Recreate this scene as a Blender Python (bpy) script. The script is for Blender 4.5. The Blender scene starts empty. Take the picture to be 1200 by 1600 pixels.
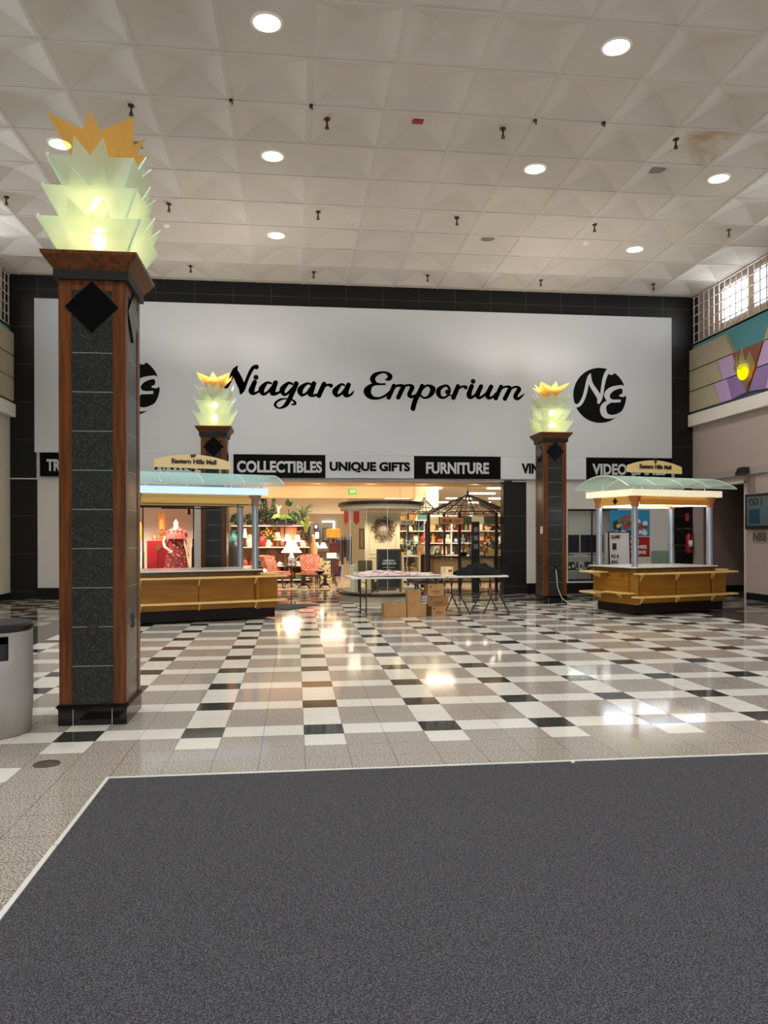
import bpy, bmesh, math, random
from mathutils import Vector, Matrix

C = bpy.context.scene.collection
SC = bpy.context.scene
random.seed(7)
PI = math.pi
cos, sin = math.cos, math.sin

# ------------------------------------------------------------------ camera
YAW, ROLL, FPX, CX, CY, CAMZ = 0.114, -0.0023, 1210.8, 600.0, 836.0, 1.5075
_f = Vector((sin(YAW), cos(YAW), 0)); _r0 = Vector((cos(YAW), -sin(YAW), 0)); _u0 = Vector((0, 0, 1))
_r = _r0 * cos(ROLL) + _u0 * sin(ROLL); _u = -_r0 * sin(ROLL) + _u0 * cos(ROLL)
cam_d = bpy.data.cameras.new('camera'); cam = bpy.data.objects.new('camera', cam_d); C.objects.link(cam)
cam_d.sensor_fit = 'AUTO'; cam_d.sensor_width = 36.0; cam_d.lens = 36.0 * FPX / 1600.0
cam_d.shift_y = (CY - 800.0) / 1600.0; cam_d.clip_end = 200
cam.matrix_world = Matrix(((_r.x, _u.x, -_f.x, 0), (_r.y, _u.y, -_f.y, 0), (_r.z, _u.z, -_f.z, CAMZ), (0, 0, 0, 1)))
SC.camera = cam

# ------------------------------------------------------------------ view, world
SC.view_settings.view_transform = 'Standard'; SC.view_settings.look = 'None'
SC.view_settings.gamma = 1.0; SC.view_settings.use_curve_mapping = False
SC.view_settings.exposure = 0.24
SC.cycles.use_denoising = True
SC.cycles.max_bounces = 8; SC.cycles.diffuse_bounces = 4; SC.cycles.glossy_bounces = 4
SC.cycles.transmission_bounces = 6; SC.cycles.transparent_max_bounces = 16
SC.cycles.sample_clamp_indirect = 6.0; SC.cycles.caustics_reflective = False; SC.cycles.caustics_refractive = False
W_STRENGTH = 8.0
world = bpy.data.worlds.new('daylight'); SC.world = world; world.use_nodes = True
_bg = world.node_tree.nodes['Background']; _bg.inputs[0].default_value = (0.86, 0.92, 1.0, 1); _bg.inputs[1].default_value = W_STRENGTH

DOWNLIGHT_W = 300.0      # each recessed ceiling lamp
CROWN_W = 3.5           # each bulb in the glass crowns
UPLIGHT_W = 165.0        # spot added in the gold bowl of the two farther crowns to brighten the ceiling
STRIP_E = 20.0           # each strip lamp inside the shop

WARM = (1.0, 0.83, 0.64); NEUTRAL = (1.0, 0.975, 0.93)

def lamp(name, kind, loc, energy, color, rot=(0, 0, 0), parent=None, **kw):
    d = bpy.data.lights.new(name, kind); d.energy = energy; d.color = color
    for k, v in kw.items(): setattr(d, k, v)
    o = bpy.data.objects.new(name, d); C.objects.link(o); o.location = loc; o.rotation_euler = rot
    if parent: o.parent = parent
    return o

def P(px, py, y):
    "point of the photograph's pixel on the plane at depth y"
    d = _f + _r * ((px - CX) / FPX) - _u * ((py - CY) / FPX)
    return Vector((0, 0, CAMZ)) + d * (y / d.y)
def PX(px, py, x):
    d = _f + _r * ((px - CX) / FPX) - _u * ((py - CY) / FPX)
    return Vector((0, 0, CAMZ)) + d * (x / d.x)
def PZ(px, py, z):
    d = _f + _r * ((px - CX) / FPX) - _u * ((py - CY) / FPX)
    return Vector((0, 0, CAMZ)) + d * ((z - CAMZ) / d.z)

# ------------------------------------------------------------------ materials
MATS = {}
def srgb(r, g, b):
    f = lambda c: (c / 255 / 12.92) if c / 255 <= 0.04045 else ((c / 255 + 0.055) / 1.055) ** 2.4
    return (f(r), f(g), f(b), 1.0)
def mat(name, rgb=(128, 128, 128), rough=0.6, metal=0.0, emit=0.0, ecol=None, noise=None, spec=0.5, bump=None, alpha=None, coat=0.0, lin=None):
    """noise=(scale, rgb2, contrast_lo, contrast_hi[, stretch]); bump=(scale, strength)"""
    if name in MATS: return MATS[name]
    m = bpy.data.materials.new(name); m.use_nodes = True; MATS[name] = m
    nt = m.node_tree; b = nt.nodes['Principled BSDF']
    col = lin if lin else srgb(*rgb)
    b.inputs['Base Color'].default_value = col; b.inputs['Roughness'].default_value = rough; b.inputs['Metallic'].default_value = metal
    b.inputs['Specular IOR Level'].default_value = spec
    if coat: b.inputs['Coat Weight'].default_value = coat; b.inputs['Coat Roughness'].default_value = 0.05
    if emit:
        b.inputs['Emission Color'].default_value = srgb(*ecol) if ecol else col; b.inputs['Emission Strength'].default_value = emit
    if alpha is not None: b.inputs['Alpha'].default_value = alpha
    if noise or bump:
        tc = nt.nodes.new('ShaderNodeTexCoord'); mp = nt.nodes.new('ShaderNodeMapping'); nt.links.new(tc.outputs['Object'], mp.inputs[0])
    if noise:
        sc, c2, lo, hi = noise[:4]
        if len(noise) > 4: mp.inputs['Scale'].default_value = noise[4]
        n = nt.nodes.new('ShaderNodeTexNoise'); n.inputs['Scale'].default_value = sc; n.inputs['Detail'].default_value = 3
        nt.links.new(mp.outputs[0], n.inputs['Vector'])
        r = nt.nodes.new('ShaderNodeValToRGB'); r.color_ramp.elements[0].position = lo; r.color_ramp.elements[1].position = hi
        r.color_ramp.elements[0].color = col; r.color_ramp.elements[1].color = srgb(*c2)
        nt.links.new(n.outputs[0], r.inputs[0]); nt.links.new(r.outputs[0], b.inputs['Base Color'])
    if bump:
        n2 = nt.nodes.new('ShaderNodeTexNoise'); n2.inputs['Scale'].default_value = bump[0]; n2.inputs['Detail'].default_value = 2
        nt.links.new(tc.outputs['Object'], n2.inputs['Vector'])
        bp = nt.nodes.new('ShaderNodeBump'); bp.inputs['Strength'].default_value = bump[1]; bp.inputs['Distance'].default_value = 0.02
        nt.links.new(n2.outputs[0], bp.inputs['Height']); nt.links.new(bp.outputs[0], b.inputs['Normal'])
    return m
def emit_mat(name, rgb, strength):
    if name in MATS: return MATS[name]
    m = bpy.data.materials.new(name); m.use_nodes = True; MATS[name] = m; nt = m.node_tree
    nt.nodes.remove(nt.nodes['Principled BSDF']); e = nt.nodes.new('ShaderNodeEmission')
    e.inputs[0].default_value = srgb(*rgb); e.inputs[1].default_value = strength
    nt.links.new(e.outputs[0], nt.nodes['Material Output'].inputs[0]); return m
def frosted(name, rgb, clear=0.35, trans=0.6, rough=0.3):
    "satin glass: part clear, part light-scattering sheet"
    if name in MATS: return MATS[name]
    m = bpy.data.materials.new(name); m.use_nodes = True; MATS[name] = m; nt = m.node_tree
    nt.nodes.remove(nt.nodes['Principled BSDF']); N = nt.nodes.new; L = nt.links.new
    tr = N('ShaderNodeBsdfTransparent'); tr.inputs[0].default_value = srgb(*[min(255, int(c * 1.04)) for c in rgb])
    tl = N('ShaderNodeBsdfTranslucent'); tl.inputs[0].default_value = srgb(*rgb)
    df = N('ShaderNodeBsdfDiffuse'); df.inputs[0].default_value = srgb(*rgb)
    gl = N('ShaderNodeBsdfGlossy'); gl.inputs['Roughness'].default_value = rough
    m1 = N('ShaderNodeMixShader'); m1.inputs[0].default_value = trans; L(df.outputs[0], m1.inputs[1]); L(tl.outputs[0], m1.inputs[2])
    m2 = N('ShaderNodeMixShader'); m2.inputs[0].default_value = clear; L(m1.outputs[0], m2.inputs[1]); L(tr.outputs[0], m2.inputs[2])
    m3 = N('ShaderNodeMixShader'); m3.inputs[0].default_value = 0.06; L(m2.outputs[0], m3.inputs[1]); L(gl.outputs[0], m3.inputs[2])
    L(m3.outputs[0], nt.nodes['Material Output'].inputs[0]); return m
def clear_glass(name, rgb=(235, 245, 240), refl=0.08):
    if name in MATS: return MATS[name]
    m = bpy.data.materials.new(name); m.use_nodes = True; MATS[name] = m; nt = m.node_tree
    nt.nodes.remove(nt.nodes['Principled BSDF']); N = nt.nodes.new; L = nt.links.new
    tr = N('ShaderNodeBsdfTransparent'); tr.inputs[0].default_value = srgb(*rgb)
    gl = N('ShaderNodeBsdfGlossy'); gl.inputs['Roughness'].default_value = 0.02
    m2 = N('ShaderNodeMixShader'); m2.inputs[0].default_value = refl; L(tr.outputs[0], m2.inputs[1]); L(gl.outputs[0], m2.inputs[2])
    L(m2.outputs[0], nt.nodes['Material Output'].inputs[0]); return m

# ------------------------------------------------------------------ mesh builder
WM = {}
def wm(o): return WM.get(o.name, Matrix.Identity(4))
class MB:
    def __init__(s): s.v = []; s.f = []; s.m = []
    def add(s, vs, fs, mi=0):
        o = len(s.v); s.v += [Vector(p) for p in vs]; s.f += [[i + o for i in f] for f in fs]; s.m += [mi] * len(fs); return s
    def box(s, x0, x1, y0, y1, z0, z1, mi=0):
        vs = [(x, y, z) for z in (z0, z1) for y in (y0, y1) for x in (x0, x1)]
        return s.add(vs, [(0, 2, 3, 1), (4, 5, 7, 6), (0, 1, 5, 4), (2, 6, 7, 3), (0, 4, 6, 2), (1, 3, 7, 5)], mi)
    def cbox(s, c, d, rz=0, mi=0, rx=0, ry=0):
        M = Matrix.Translation(c) @ Matrix.Rotation(rz, 4, 'Z') @ Matrix.Rotation(ry, 4, 'Y') @ Matrix.Rotation(rx, 4, 'X')
        vs = [M @ Vector((x * d[0] / 2, y * d[1] / 2, z * d[2] / 2)) for z in (-1, 1) for y in (-1, 1) for x in (-1, 1)]
        return s.add(vs, [(0, 2, 3, 1), (4, 5, 7, 6), (0, 1, 5, 4), (2, 6, 7, 3), (0, 4, 6, 2), (1, 3, 7, 5)], mi)
    def loft(s, rings, mi=0, caps=True, closed=True):
        n = len(rings[0]); vs = [p for r in rings for p in r]; fs = []
        for k in range(len(rings) - 1):
            for i in range(n if closed else n - 1):
                j = (i + 1) % n; fs.append((k * n + i, k * n + j, (k + 1) * n + j, (k + 1) * n + i))
        if caps: fs.append(tuple(range(n))[::-1]); fs.append(tuple((len(rings) - 1) * n + i for i in range(n)))
        return s.add(vs, fs, mi)
    def prism(s, poly, a, b, axis='z', mi=0):
        g = {'z': lambda p, h: (p[0], p[1], h), 'y': lambda p, h: (p[0], h, p[1]), 'x': lambda p, h: (h, p[0], p[1])}[axis]
        return s.loft([[g(p, a) for p in poly], [g(p, b) for p in poly]], mi)
    def lathe(s, prof, c=(0, 0, 0), n=20, mi=0, sx=1, sy=1, caps=True):
        rings = [[(c[0] + r * sx * cos(2 * PI * i / n), c[1] + r * sy * sin(2 * PI * i / n), c[2] + z) for i in range(n)] for r, z in prof]
        return s.loft(rings, mi, caps)
    def cyl(s, c, r, h, n=20, mi=0, r2=None): return s.lathe([(r, 0), (r if r2 is None else r2, h)], c, n, mi)
    def tube(s, pts, r, n=8, mi=0):
        pts = [Vector(p) for p in pts]; rr = r if isinstance(r, (list, tuple)) else [r] * len(pts); rings = []
        for k, p in enumerate(pts):
            t = (pts[min(k + 1, len(pts) - 1)] - pts[max(k - 1, 0)]).normalized()
            a = t.cross(Vector((0, 0, 1))); a = a.normalized() if a.length > 1e-3 else Vector((1, 0, 0)); b = t.cross(a)
            rings.append([p + (a * cos(2 * PI * i / n) + b * sin(2 * PI * i / n)) * rr[k] for i in range(n)])
        return s.loft(rings, mi)
    def ball(s, c, r, n=12, m=8, mi=0, sc=(1, 1, 1)):
        return s.lathe([(max(1e-3, r * sin(PI * k / m)) , -r * cos(PI * k / m) * sc[2]) for k in range(m + 1)], c, n, mi, sc[0], sc[1])
    def disc(s, c, r, nrm='z', n=24, mi=0):
        g = {'z': lambda a: (c[0] + r * cos(a), c[1] + r * sin(a), c[2]), 'y': lambda a: (c[0] + r * cos(a), c[1], c[2] + r * sin(a))}[nrm]
        return s.add([g(2 * PI * i / n) for i in range(n)], [tuple(range(n))], mi)
    def build(s, name, mats, parent=None, smooth=False, loc=None, local=False, fix=True, bevel=0.0, rot=0.0, weld=False):
        if not isinstance(mats, (list, tuple)): mats = [mats]
        vs = s.v
        if parent is not None:
            if not local: I = wm(parent).inverted(); vs = [I @ p for p in vs]
        elif loc is not None and not local:
            I = (Matrix.Translation(loc) @ Matrix.Rotation(rot, 4, 'Z')).inverted(); vs = [I @ p for p in vs]
        me = bpy.data.meshes.new(name); me.from_pydata(vs, [], s.f); me.polygons.foreach_set('material_index', s.m)
        for m in mats: me.materials.append(m)
        bm = bmesh.new(); bm.from_mesh(me)
        if weld: bmesh.ops.remove_doubles(bm, verts=bm.verts, dist=1e-4)
        if fix: bmesh.ops.recalc_face_normals(bm, faces=bm.faces)
        if bevel:
            es = [e for e in bm.edges if len(e.link_faces) == 2 and e.calc_face_angle(0) > 0.6]
            bmesh.ops.bevel(bm, geom=es, offset=bevel, segments=2, affect='EDGES', clamp_overlap=True)
        if smooth:
            for f in bm.faces: f.smooth = True
            for e in bm.edges: e.smooth = not (len(e.link_faces) == 2 and e.calc_face_angle(0) > 0.7)
        bm.to_mesh(me); bm.free(); me.update()
        o = bpy.data.objects.new(name, me); C.objects.link(o)
        if parent is not None: o.parent = parent; WM[o.name] = wm(parent)
        elif loc is not None:
            o.location = loc; o.rotation_euler.z = rot; WM[o.name] = Matrix.Translation(loc) @ Matrix.Rotation(rot, 4, 'Z')
        return o

def tag(o, label, cat, group=None, kind=None):
    o['label'] = label; o['category'] = cat
    if group: o['group'] = group
    if kind: o['kind'] = kind
    return o
def thing(name, label, cat, loc=(0, 0, 0), rz=0.0, group=None):
    o = bpy.data.objects.new(name, None); C.objects.link(o); o.location = loc; o.rotation_euler.z = rz; o.empty_display_size = 0.1
    WM[o.name] = Matrix.Translation(loc) @ Matrix.Rotation(rz, 4, 'Z'); return tag(o, label, cat, group)
def struct(o): o['kind'] = 'structure'; return o
KIDS = {}
def copy_tree(o, parent=None):
    c = o.copy(); C.objects.link(c)
    if parent is not None: c.parent = parent
    for ch in list(o.children): copy_tree(ch, c)
    return c
def copy_thing(o, loc, label, rz=None):
    c = copy_tree(o); c.location = loc
    if rz is not None: c.rotation_euler.z = rz
    c['label'] = label; WM[c.name] = Matrix.Translation(loc) @ Matrix.Rotation(c.rotation_euler.z, 4, 'Z'); return c

_TXT = {}
def text_geo(body, bold=0.0):
    k = (body, bold)
    if k in _TXT: return _TXT[k]
    cu = bpy.data.curves.new('lettering_outline', 'FONT'); cu.body = body; cu.size = 1; cu.offset = bold; cu.extrude = 0.02; cu.resolution_u = 4
    o = bpy.data.objects.new('lettering_outline', cu); C.objects.link(o)
    dg = bpy.context.evaluated_depsgraph_get(); me = bpy.data.meshes.new_from_object(o.evaluated_get(dg))
    vs = [v.co.copy() for v in me.vertices]; fs = [tuple(p.vertices) for p in me.polygons]
    bpy.data.objects.remove(o); bpy.data.curves.remove(cu); bpy.data.meshes.remove(me)
    _TXT[k] = (vs, fs); return _TXT[k]
def text(name, body, m, parent, c, w, h, right=(1, 0, 0), up=(0, 0, 1), bold=0.0, local=False, depth=0.008, mb=None, mi=0):
    "lettering fitted to a box w x h centred at c"
    vs, fs = text_geo(body, bold); x0 = min(v.x for v in vs); x1 = max(v.x for v in vs); y0 = min(v.y for v in vs); y1 = max(v.y for v in vs)
    R, U = Vector(right).normalized(), Vector(up).normalized(); Nn = R.cross(U); c = Vector(c)
    b = mb or MB()
    b.add([c + R * ((v.x - (x0 + x1) / 2) / (x1 - x0) * w) + U * ((v.y - (y0 + y1) / 2) / (y1 - y0) * h) + Nn * ((v.z + 0.02) / 0.04 * depth) for v in vs], fs, mi)
    if mb is None: return b.build(name, m, parent, local=local, fix=False)
# ------------------------------------------------------------------ setting: floor
T = 0.3048; FX, FY = 0.0622, 5.8872
XL, XR, YB, YF, YS, HC = -6.75, 10.41, 19.36, -4.0, 21.4, 7.7505
def joints(m, axes, spacing, offset, width, rgb, strength=1.0):
    "thin joint lines every `spacing` along object axes"
    nt = m.node_tree; N = nt.nodes.new; L = nt.links.new; b = nt.nodes['Principled BSDF']
    tc = N('ShaderNodeTexCoord'); sp = N('ShaderNodeSeparateXYZ'); L(tc.outputs['Object'], sp.inputs[0]); acc = None
    for k, ax in enumerate(axes):
        a = N('ShaderNodeMath'); a.operation = 'SUBTRACT'; L(sp.outputs[ax], a.inputs[0]); a.inputs[1].default_value = offset[k] - spacing[k] / 2
        w = N('ShaderNodeMath'); w.operation = 'PINGPONG'; L(a.outputs[0], w.inputs[0]); w.inputs[1].default_value = spacing[k] / 2
        c = N('ShaderNodeMath'); c.operation = 'GREATER_THAN'; L(w.outputs[0], c.inputs[0]); c.inputs[1].default_value = spacing[k] / 2 - width / 2
        if acc is None: acc = c
        else:
            mx = N('ShaderNodeMath'); mx.operation = 'MAXIMUM'; L(acc.outputs[0], mx.inputs[0]); L(c.outputs[0], mx.inputs[1]); acc = mx
    s = N('ShaderNodeMath'); s.operation = 'MULTIPLY'; L(acc.outputs[0], s.inputs[0]); s.inputs[1].default_value = strength
    mix = N('ShaderNodeMix'); mix.data_type = 'RGBA'; L(s.outputs[0], mix.inputs[0])
    old = [l for l in nt.links if l.to_socket == b.inputs['Base Color']]
    if old: L(old[0].from_socket, mix.inputs[6])
    else: mix.inputs[6].default_value = b.inputs['Base Color'].default_value
    mix.inputs[7].default_value = srgb(*rgb); L(mix.outputs[2], b.inputs['Base Color']); return m
BUMPF = (2.2, 0.03)
F_WHITE = joints(mat('white_floor_tile', (230, 227, 218), 0.08, spec=0.35, noise=(40, (222, 217, 206), 0.4, 0.7), bump=BUMPF), (0, 1), (T, T), (FX, FY), 0.005, (120, 115, 105), 0.7)
F_GREY = joints(mat('grey_granite_floor_tile', (112, 103, 94), 0.09, spec=0.35, noise=(95, (196, 187, 176), 0.38, 0.60), bump=BUMPF), (0, 1), (T, T), (FX, FY), 0.005, (70, 66, 60), 0.7)
F_BLACK = joints(mat('black_floor_tile', (48, 50, 47), 0.08, spec=0.35, noise=(130, (74, 75, 70), 0.4, 0.65), bump=BUMPF), (0, 1), (T, T), (FX, FY), 0.005, (110, 106, 98), 0.5)
F_DARK = joints(mat('dark_border_tile', (66, 64, 62), 0.05, noise=(110, (84, 82, 78), 0.4, 0.65), bump=(2.0, 0.03)), (0, 1), (T, T), (FX, FY), 0.005, (96, 92, 86), 0.5)
b = MB()
for i in range(-23, 35):
    for j in range(-33, 51):
        x0, x1 = max(FX + i * T, XL), min(FX + (i + 1) * T, XR); y0, y1 = max(FY + j * T, YF), min(FY + (j + 1) * T, YS)
        if x1 <= x0 or y1 <= y0: continue
        ci, cj = i % 3 == 0, j % 3 == 0
        if j < -1: k = 0 if (j == -3 and i <= -7) else 1
        elif j == -1: k = 0 if ci and -12 <= i <= 24 else 1
        elif 37 <= j: k = 3 if not (cj or ci) else (1 if (ci != cj) else 2)
        elif -14 <= i <= -13 or 25 <= i <= 27: k = 3
        elif i < -14 or i > 27: k = 3 if not (cj or ci) else (1 if (ci != cj) else 2)
        else: k = 2 if ci and cj else (0 if ci or cj else 1)
        b.add([(x0, y0, 0), (x1, y0, 0), (x1, y1, 0), (x0, y1, 0)], [(0, 1, 2, 3)], k)
struct(b.build('floor', [F_WHITE, F_GREY, F_BLACK, F_DARK], fix=False))
# under the pattern: slab that carries it
struct(MB().box(XL - 0.3, XR + 0.3, YF, YS, -0.2, -0.004).build('floor_slab', mat('concrete', (120, 118, 112), 0.9)))

# carpet with a pale metal edging
CARPET = mat('charcoal_carpet', (52, 52, 55), 0.95, noise=(150, (108, 108, 112), 0.42, 0.68), bump=(220, 0.5), spec=0.15)
ALU = mat('pale_metal_edging', (214, 214, 206), 0.35)
cx0, cy1 = -1.142, 4.935
ck = thing('carpet', 'large charcoal grey carpet with a pale metal edging in the foreground', 'carpet', (1.5, 2.0, 0))
MB().box(cx0, 6.6, -3.6, cy1, 0.001, 0.012).build('carpet_pile', CARPET, ck)
MB().box(cx0 - 0.022, 6.6, cy1, cy1 + 0.022, 0.001, 0.016).box(cx0 - 0.022, cx0, 3.9, cy1, 0.001, 0.016).box(cx0 - 0.026, cx0 - 0.002, -3.6, 3.892, 0.001, 0.015).build('edging', ALU, ck)

# ------------------------------------------------------------------ ceiling of moulded tiles
CT = 1.1242; CX0, CY0 = 0.2187, 10.1711
DL = [(417, 34), (963, 72), (94, 224), (426, 243), (836, 263), (1123, 278), (432, 367), (992, 389)]
dlp = [PZ(px, py, HC) for px, py in DL]
flat = set((math.floor((p.x - CX0) / CT), math.floor((p.y - CY0) / CT)) for p in dlp)
CEIL = mat('white_ceiling_board', (206, 198, 188), 0.9, noise=(0.35, (196, 188, 178), 0.4, 0.6), spec=0.2)
STAIN = mat('water_stained_ceiling_board', (204, 195, 184), 0.9, noise=(1.6, (176, 156, 128), 0.5, 0.66), spec=0.2)
b = MB(); BAR = 0.03; ED = 0.05; AP = 0.15
stain_p = PZ(1100, 228, HC); st = (math.floor((stain_p.x - CX0) / CT), math.floor((stain_p.y - CY0) / CT))
for i in range(-7, 10):
    for j in range(-13, 9):
        x0, x1 = CX0 + i * CT, CX0 + (i + 1) * CT; y0, y1 = CY0 + j * CT, CY0 + (j + 1) * CT
        X0, X1, Y0, Y1 = max(x0, XL), min(x1, XR), max(y0, YF), min(y1, YB)
        if X1 - X0 < 0.02 or Y1 - Y0 < 0.02: continue
        mi = 1 if (i, j) == st else 0
        if X1 - X0 < CT * 0.9 or Y1 - Y0 < CT * 0.9 or (i, j) in flat:
            b.add([(X0, Y0, HC), (X0, Y1, HC), (X1, Y1, HC), (X1, Y0, HC)], [(0, 1, 2, 3)], mi); continue
        a0, a1, c0, c1 = x0 + ED, x1 - ED, y0 + ED, y1 - ED; xm, ym = (x0 + x1) / 2, (y0 + y1) / 2
        vs = [(x0, y0, HC), (x1, y0, HC), (x1, y1, HC), (x0, y1, HC), (a0, c0, HC), (a1, c0, HC), (a1, c1, HC), (a0, c1, HC), (xm, ym, HC + AP)]
        # softly bowed faces: a mid ring
        h = 0.45; k = 0.5
        vs += [(a0 + (xm - a0) * h, c0 + (ym - c0) * h, HC + AP * k), (a1 + (xm - a1) * h, c0 + (ym - c0) * h, HC + AP * k), (a1 + (xm - a1) * h, c1 + (ym - c1) * h, HC + AP * k), (a0 + (xm - a0) * h, c1 + (ym - c1) * h, HC + AP * k)]
        fs = []
        for q in range(4):
            r = (q + 1) % 4; fs += [(q, q + 4, r + 4, r), (q + 4, q + 9, r + 9, r + 4), (q + 9, 8, r + 9)]
        b.add(vs, fs, mi)
for i in range(-7, 11):
    x = CX0 + i * CT
    if XL + 0.03 < x < XR - 0.03: b.box(x - BAR / 2, x + BAR / 2, YF, YB, HC - 0.012, HC - 0.001)
for j in range(-12, 9):
    y = CY0 + j * CT
    if YF < y < YB - 0.02: b.box(XL, XR, y - BAR / 2, y + BAR / 2, HC - 0.0125, HC - 0.0015)
struct(b.build('ceiling', [CEIL, STAIN], fix=False))
struct(MB().box(XL - 0.3, XR + 0.3, YF, YB, HC + 0.3, HC + 0.4).build('roof_deck', mat('roof_deck_steel', (150, 150, 150), 0.8)))

# ------------------------------------------------------------------ side walls
TAUPE = mat('taupe_painted_wall', (176, 158, 150), 0.75); BEIGE = mat('beige_painted_wall', (196, 186, 168), 0.75)
TEAL = mat('teal_painted_wall', (84, 146, 156), 0.7); CREAM = mat('cream_ledge', (226, 220, 208), 0.6)
TAN = mat('speckled_tan_panel', (182, 170, 142), 0.8, noise=(60, (160, 148, 122), 0.4, 0.65)); LAV = mat('lavender_panel', (186, 154, 198), 0.7); PURP = mat('purple_panel', (140, 108, 164), 0.7)
REVEAL = mat('dark_teal_reveal', (62, 92, 98), 0.7); LATT = mat('pale_lattice_bar', (196, 184, 174), 0.6); BACKT = mat('tan_wall_behind_lattice', (176, 160, 144), 0.8)
BLKBASE = mat('black_gloss_base', (14, 14, 15), 0.3, spec=0.3); BLKGRAN = joints(joints(mat('polished_black_granite', (17, 17, 17), 0.38, spec=0.3, noise=(50, (28, 28, 27), 0.45, 0.7)), (2,), (0.905,), (0.18,), 0.012, (92, 90, 84), 0.6), (0,), (0.925,), (0.35,), 0.012, (88, 88, 84), 0.55)
WINS = [(16.30, 16.93), (17.11, 18.29), (11.6, 14.4), (8.0, 10.8), (4.2, 7.0), (0.4, 3.2)]
def ceil_z(x, y):
    "height of the moulded ceiling above a point"
    u, v = (x - CX0) / CT, (y - CY0) / CT; c = (math.floor(u), math.floor(v))
    if c in flat or CY0 + (c[1] + 1) * CT > YB: return HC
    e = min(u % 1, 1 - u % 1, v % 1, 1 - v % 1) * CT
    return HC + AP * max(0.0, min(1.0, (e - ED) / (CT / 2 - ED)))
def side_wall(sgn, X, name, low, door=None, wins=WINS):
    "sgn +1: the wall stands at x = X and its outside is +x"
    o = lambda a, c, y0, y1, z0, z1, B: B.box(min(X + sgn * a, X + sgn * c), max(X + sgn * a, X + sgn * c), y0, y1, z0, z1)
    B = MB()
    if door:
        d0, d1, dz = door; o(0, 0.25, YF, d0, 0, 4.4, B); o(0, 0.25, d1, YB + 0.3, 0, 4.4, B); o(0, 0.25, d0, d1, dz, 4.4, B)
    else: o(0, 0.25, YF, YB + 0.3, 0, 4.4, B)
    struct(B.build('wall_' + name, low))
    B = MB(); o(0, 0.25, YF, YB + 0.3, 4.4, 6.5, B); struct(B.build('wall_%s_upper' % name, TEAL))
    B = MB(); o(-0.14, 0.0, YF, YB - 0.02, 4.33, 4.64, B); struct(B.build('trim_1' if sgn > 0 else 'trim_2', CREAM))
    B = MB(); zs0, zs1 = 6.72, 7.68; o(0.16, 0.3, YF, YB + 0.3, 6.5, zs0, B); o(0.16, 0.3, YF, YB + 0.3, zs1, HC + 0.3, B)
    ys = [YF] + [v for w in sorted(wins) for v in w] + [YB + 0.3]
    for k in range(0, len(ys), 2): o(0.16, 0.3, ys[k], ys[k + 1], zs0, zs1, B)
    o(0.0, 0.3, YF, YB, 6.46, 6.5, B)
    struct(B.build('wall_%s_clerestory' % name, BACKT))
    for k, (a, c) in enumerate(sorted(wins)):
        B = MB()
        for y in (a + 0.02, c - 0.02): o(0.18, 0.24, y - 0.03, y + 0.03, zs0, zs1, B)
        for z in (zs0 + 0.03, zs1 - 0.03): o(0.18, 0.24, a, c, z - 0.03, z + 0.03, B)
        struct(B.build('window_%d' % (k + (1 if sgn > 0 else 11)), LATT))
    B = MB(); y = YB - 0.08
    while y > YF: o(-0.012, 0.012, y - 0.011, y + 0.011, 6.52, HC - 0.02, B); y -= 0.243
    for k in range(6): z = 6.52 + k * 0.236; o(-0.015, 0.009, YF, YB - 0.04, z - 0.011, z + 0.011, B)
    struct(B.build('trim_3' if sgn > 0 else 'trim_4', LATT))
    B = MB()
    if door: o(-0.02, 0.0, YF, door[0] - 0.08, 0, 0.16, B); 
    else: o(-0.02, 0.0, YF, YB - 0.02, 0, 0.16, B)
    struct(B.build('baseboard_' + name, BLKBASE))
DOOR = (16.98, 19.28, 2.72)
side_wall(1, XR, 'right', TAUPE, DOOR); side_wall(-1, XL, 'left', BEIGE, None, [(15.0, 17.4)] + WINS[2:])
# recess behind the doorway opening
B = MB(); B.box(XR + 0.25, XR + 1.9, 16.7, 16.9, 0, 2.95).box(XR + 0.25, XR + 1.9, 19.36, 19.5, 0, 2.95).box(XR + 1.9, XR + 2.0, 16.7, 19.5, 0, 2.95).box(XR + 0.25, XR + 1.9, 16.9, 19.36, 2.75, 2.95)
struct(B.build('wall_recess', mat('brown_recess_wall', (120, 100, 92), 0.8)))
struct(MB().box(XR, XR + 1.9, 16.9, 19.36, -0.1, 0.0).build('floor_recess', F_DARK))
struct(MB().box(XR - 0.02, XR + 0.26, 16.94, 16.99, 0, 2.74).box(XR - 0.02, XR + 0.26, 16.94, 19.28, 2.70, 2.76).build('trim_5', mat('pale_door_trim', (206, 196, 188), 0.5)))
struct(MB().box(XR + 0.3, XR + 0.36, 16.92, 17.1, 0, 2.3).build('door_1', mat('mauve_door_leaf', (132, 112, 118), 0.5)))
struct(MB().box(XR + 1.86, XR + 1.9, 16.9, 19.36, 0, 0.16).box(XR + 0.25, XR + 1.9, 19.32, 19.36, 0, 0.16).build('baseboard_recess', BLKBASE))

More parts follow.
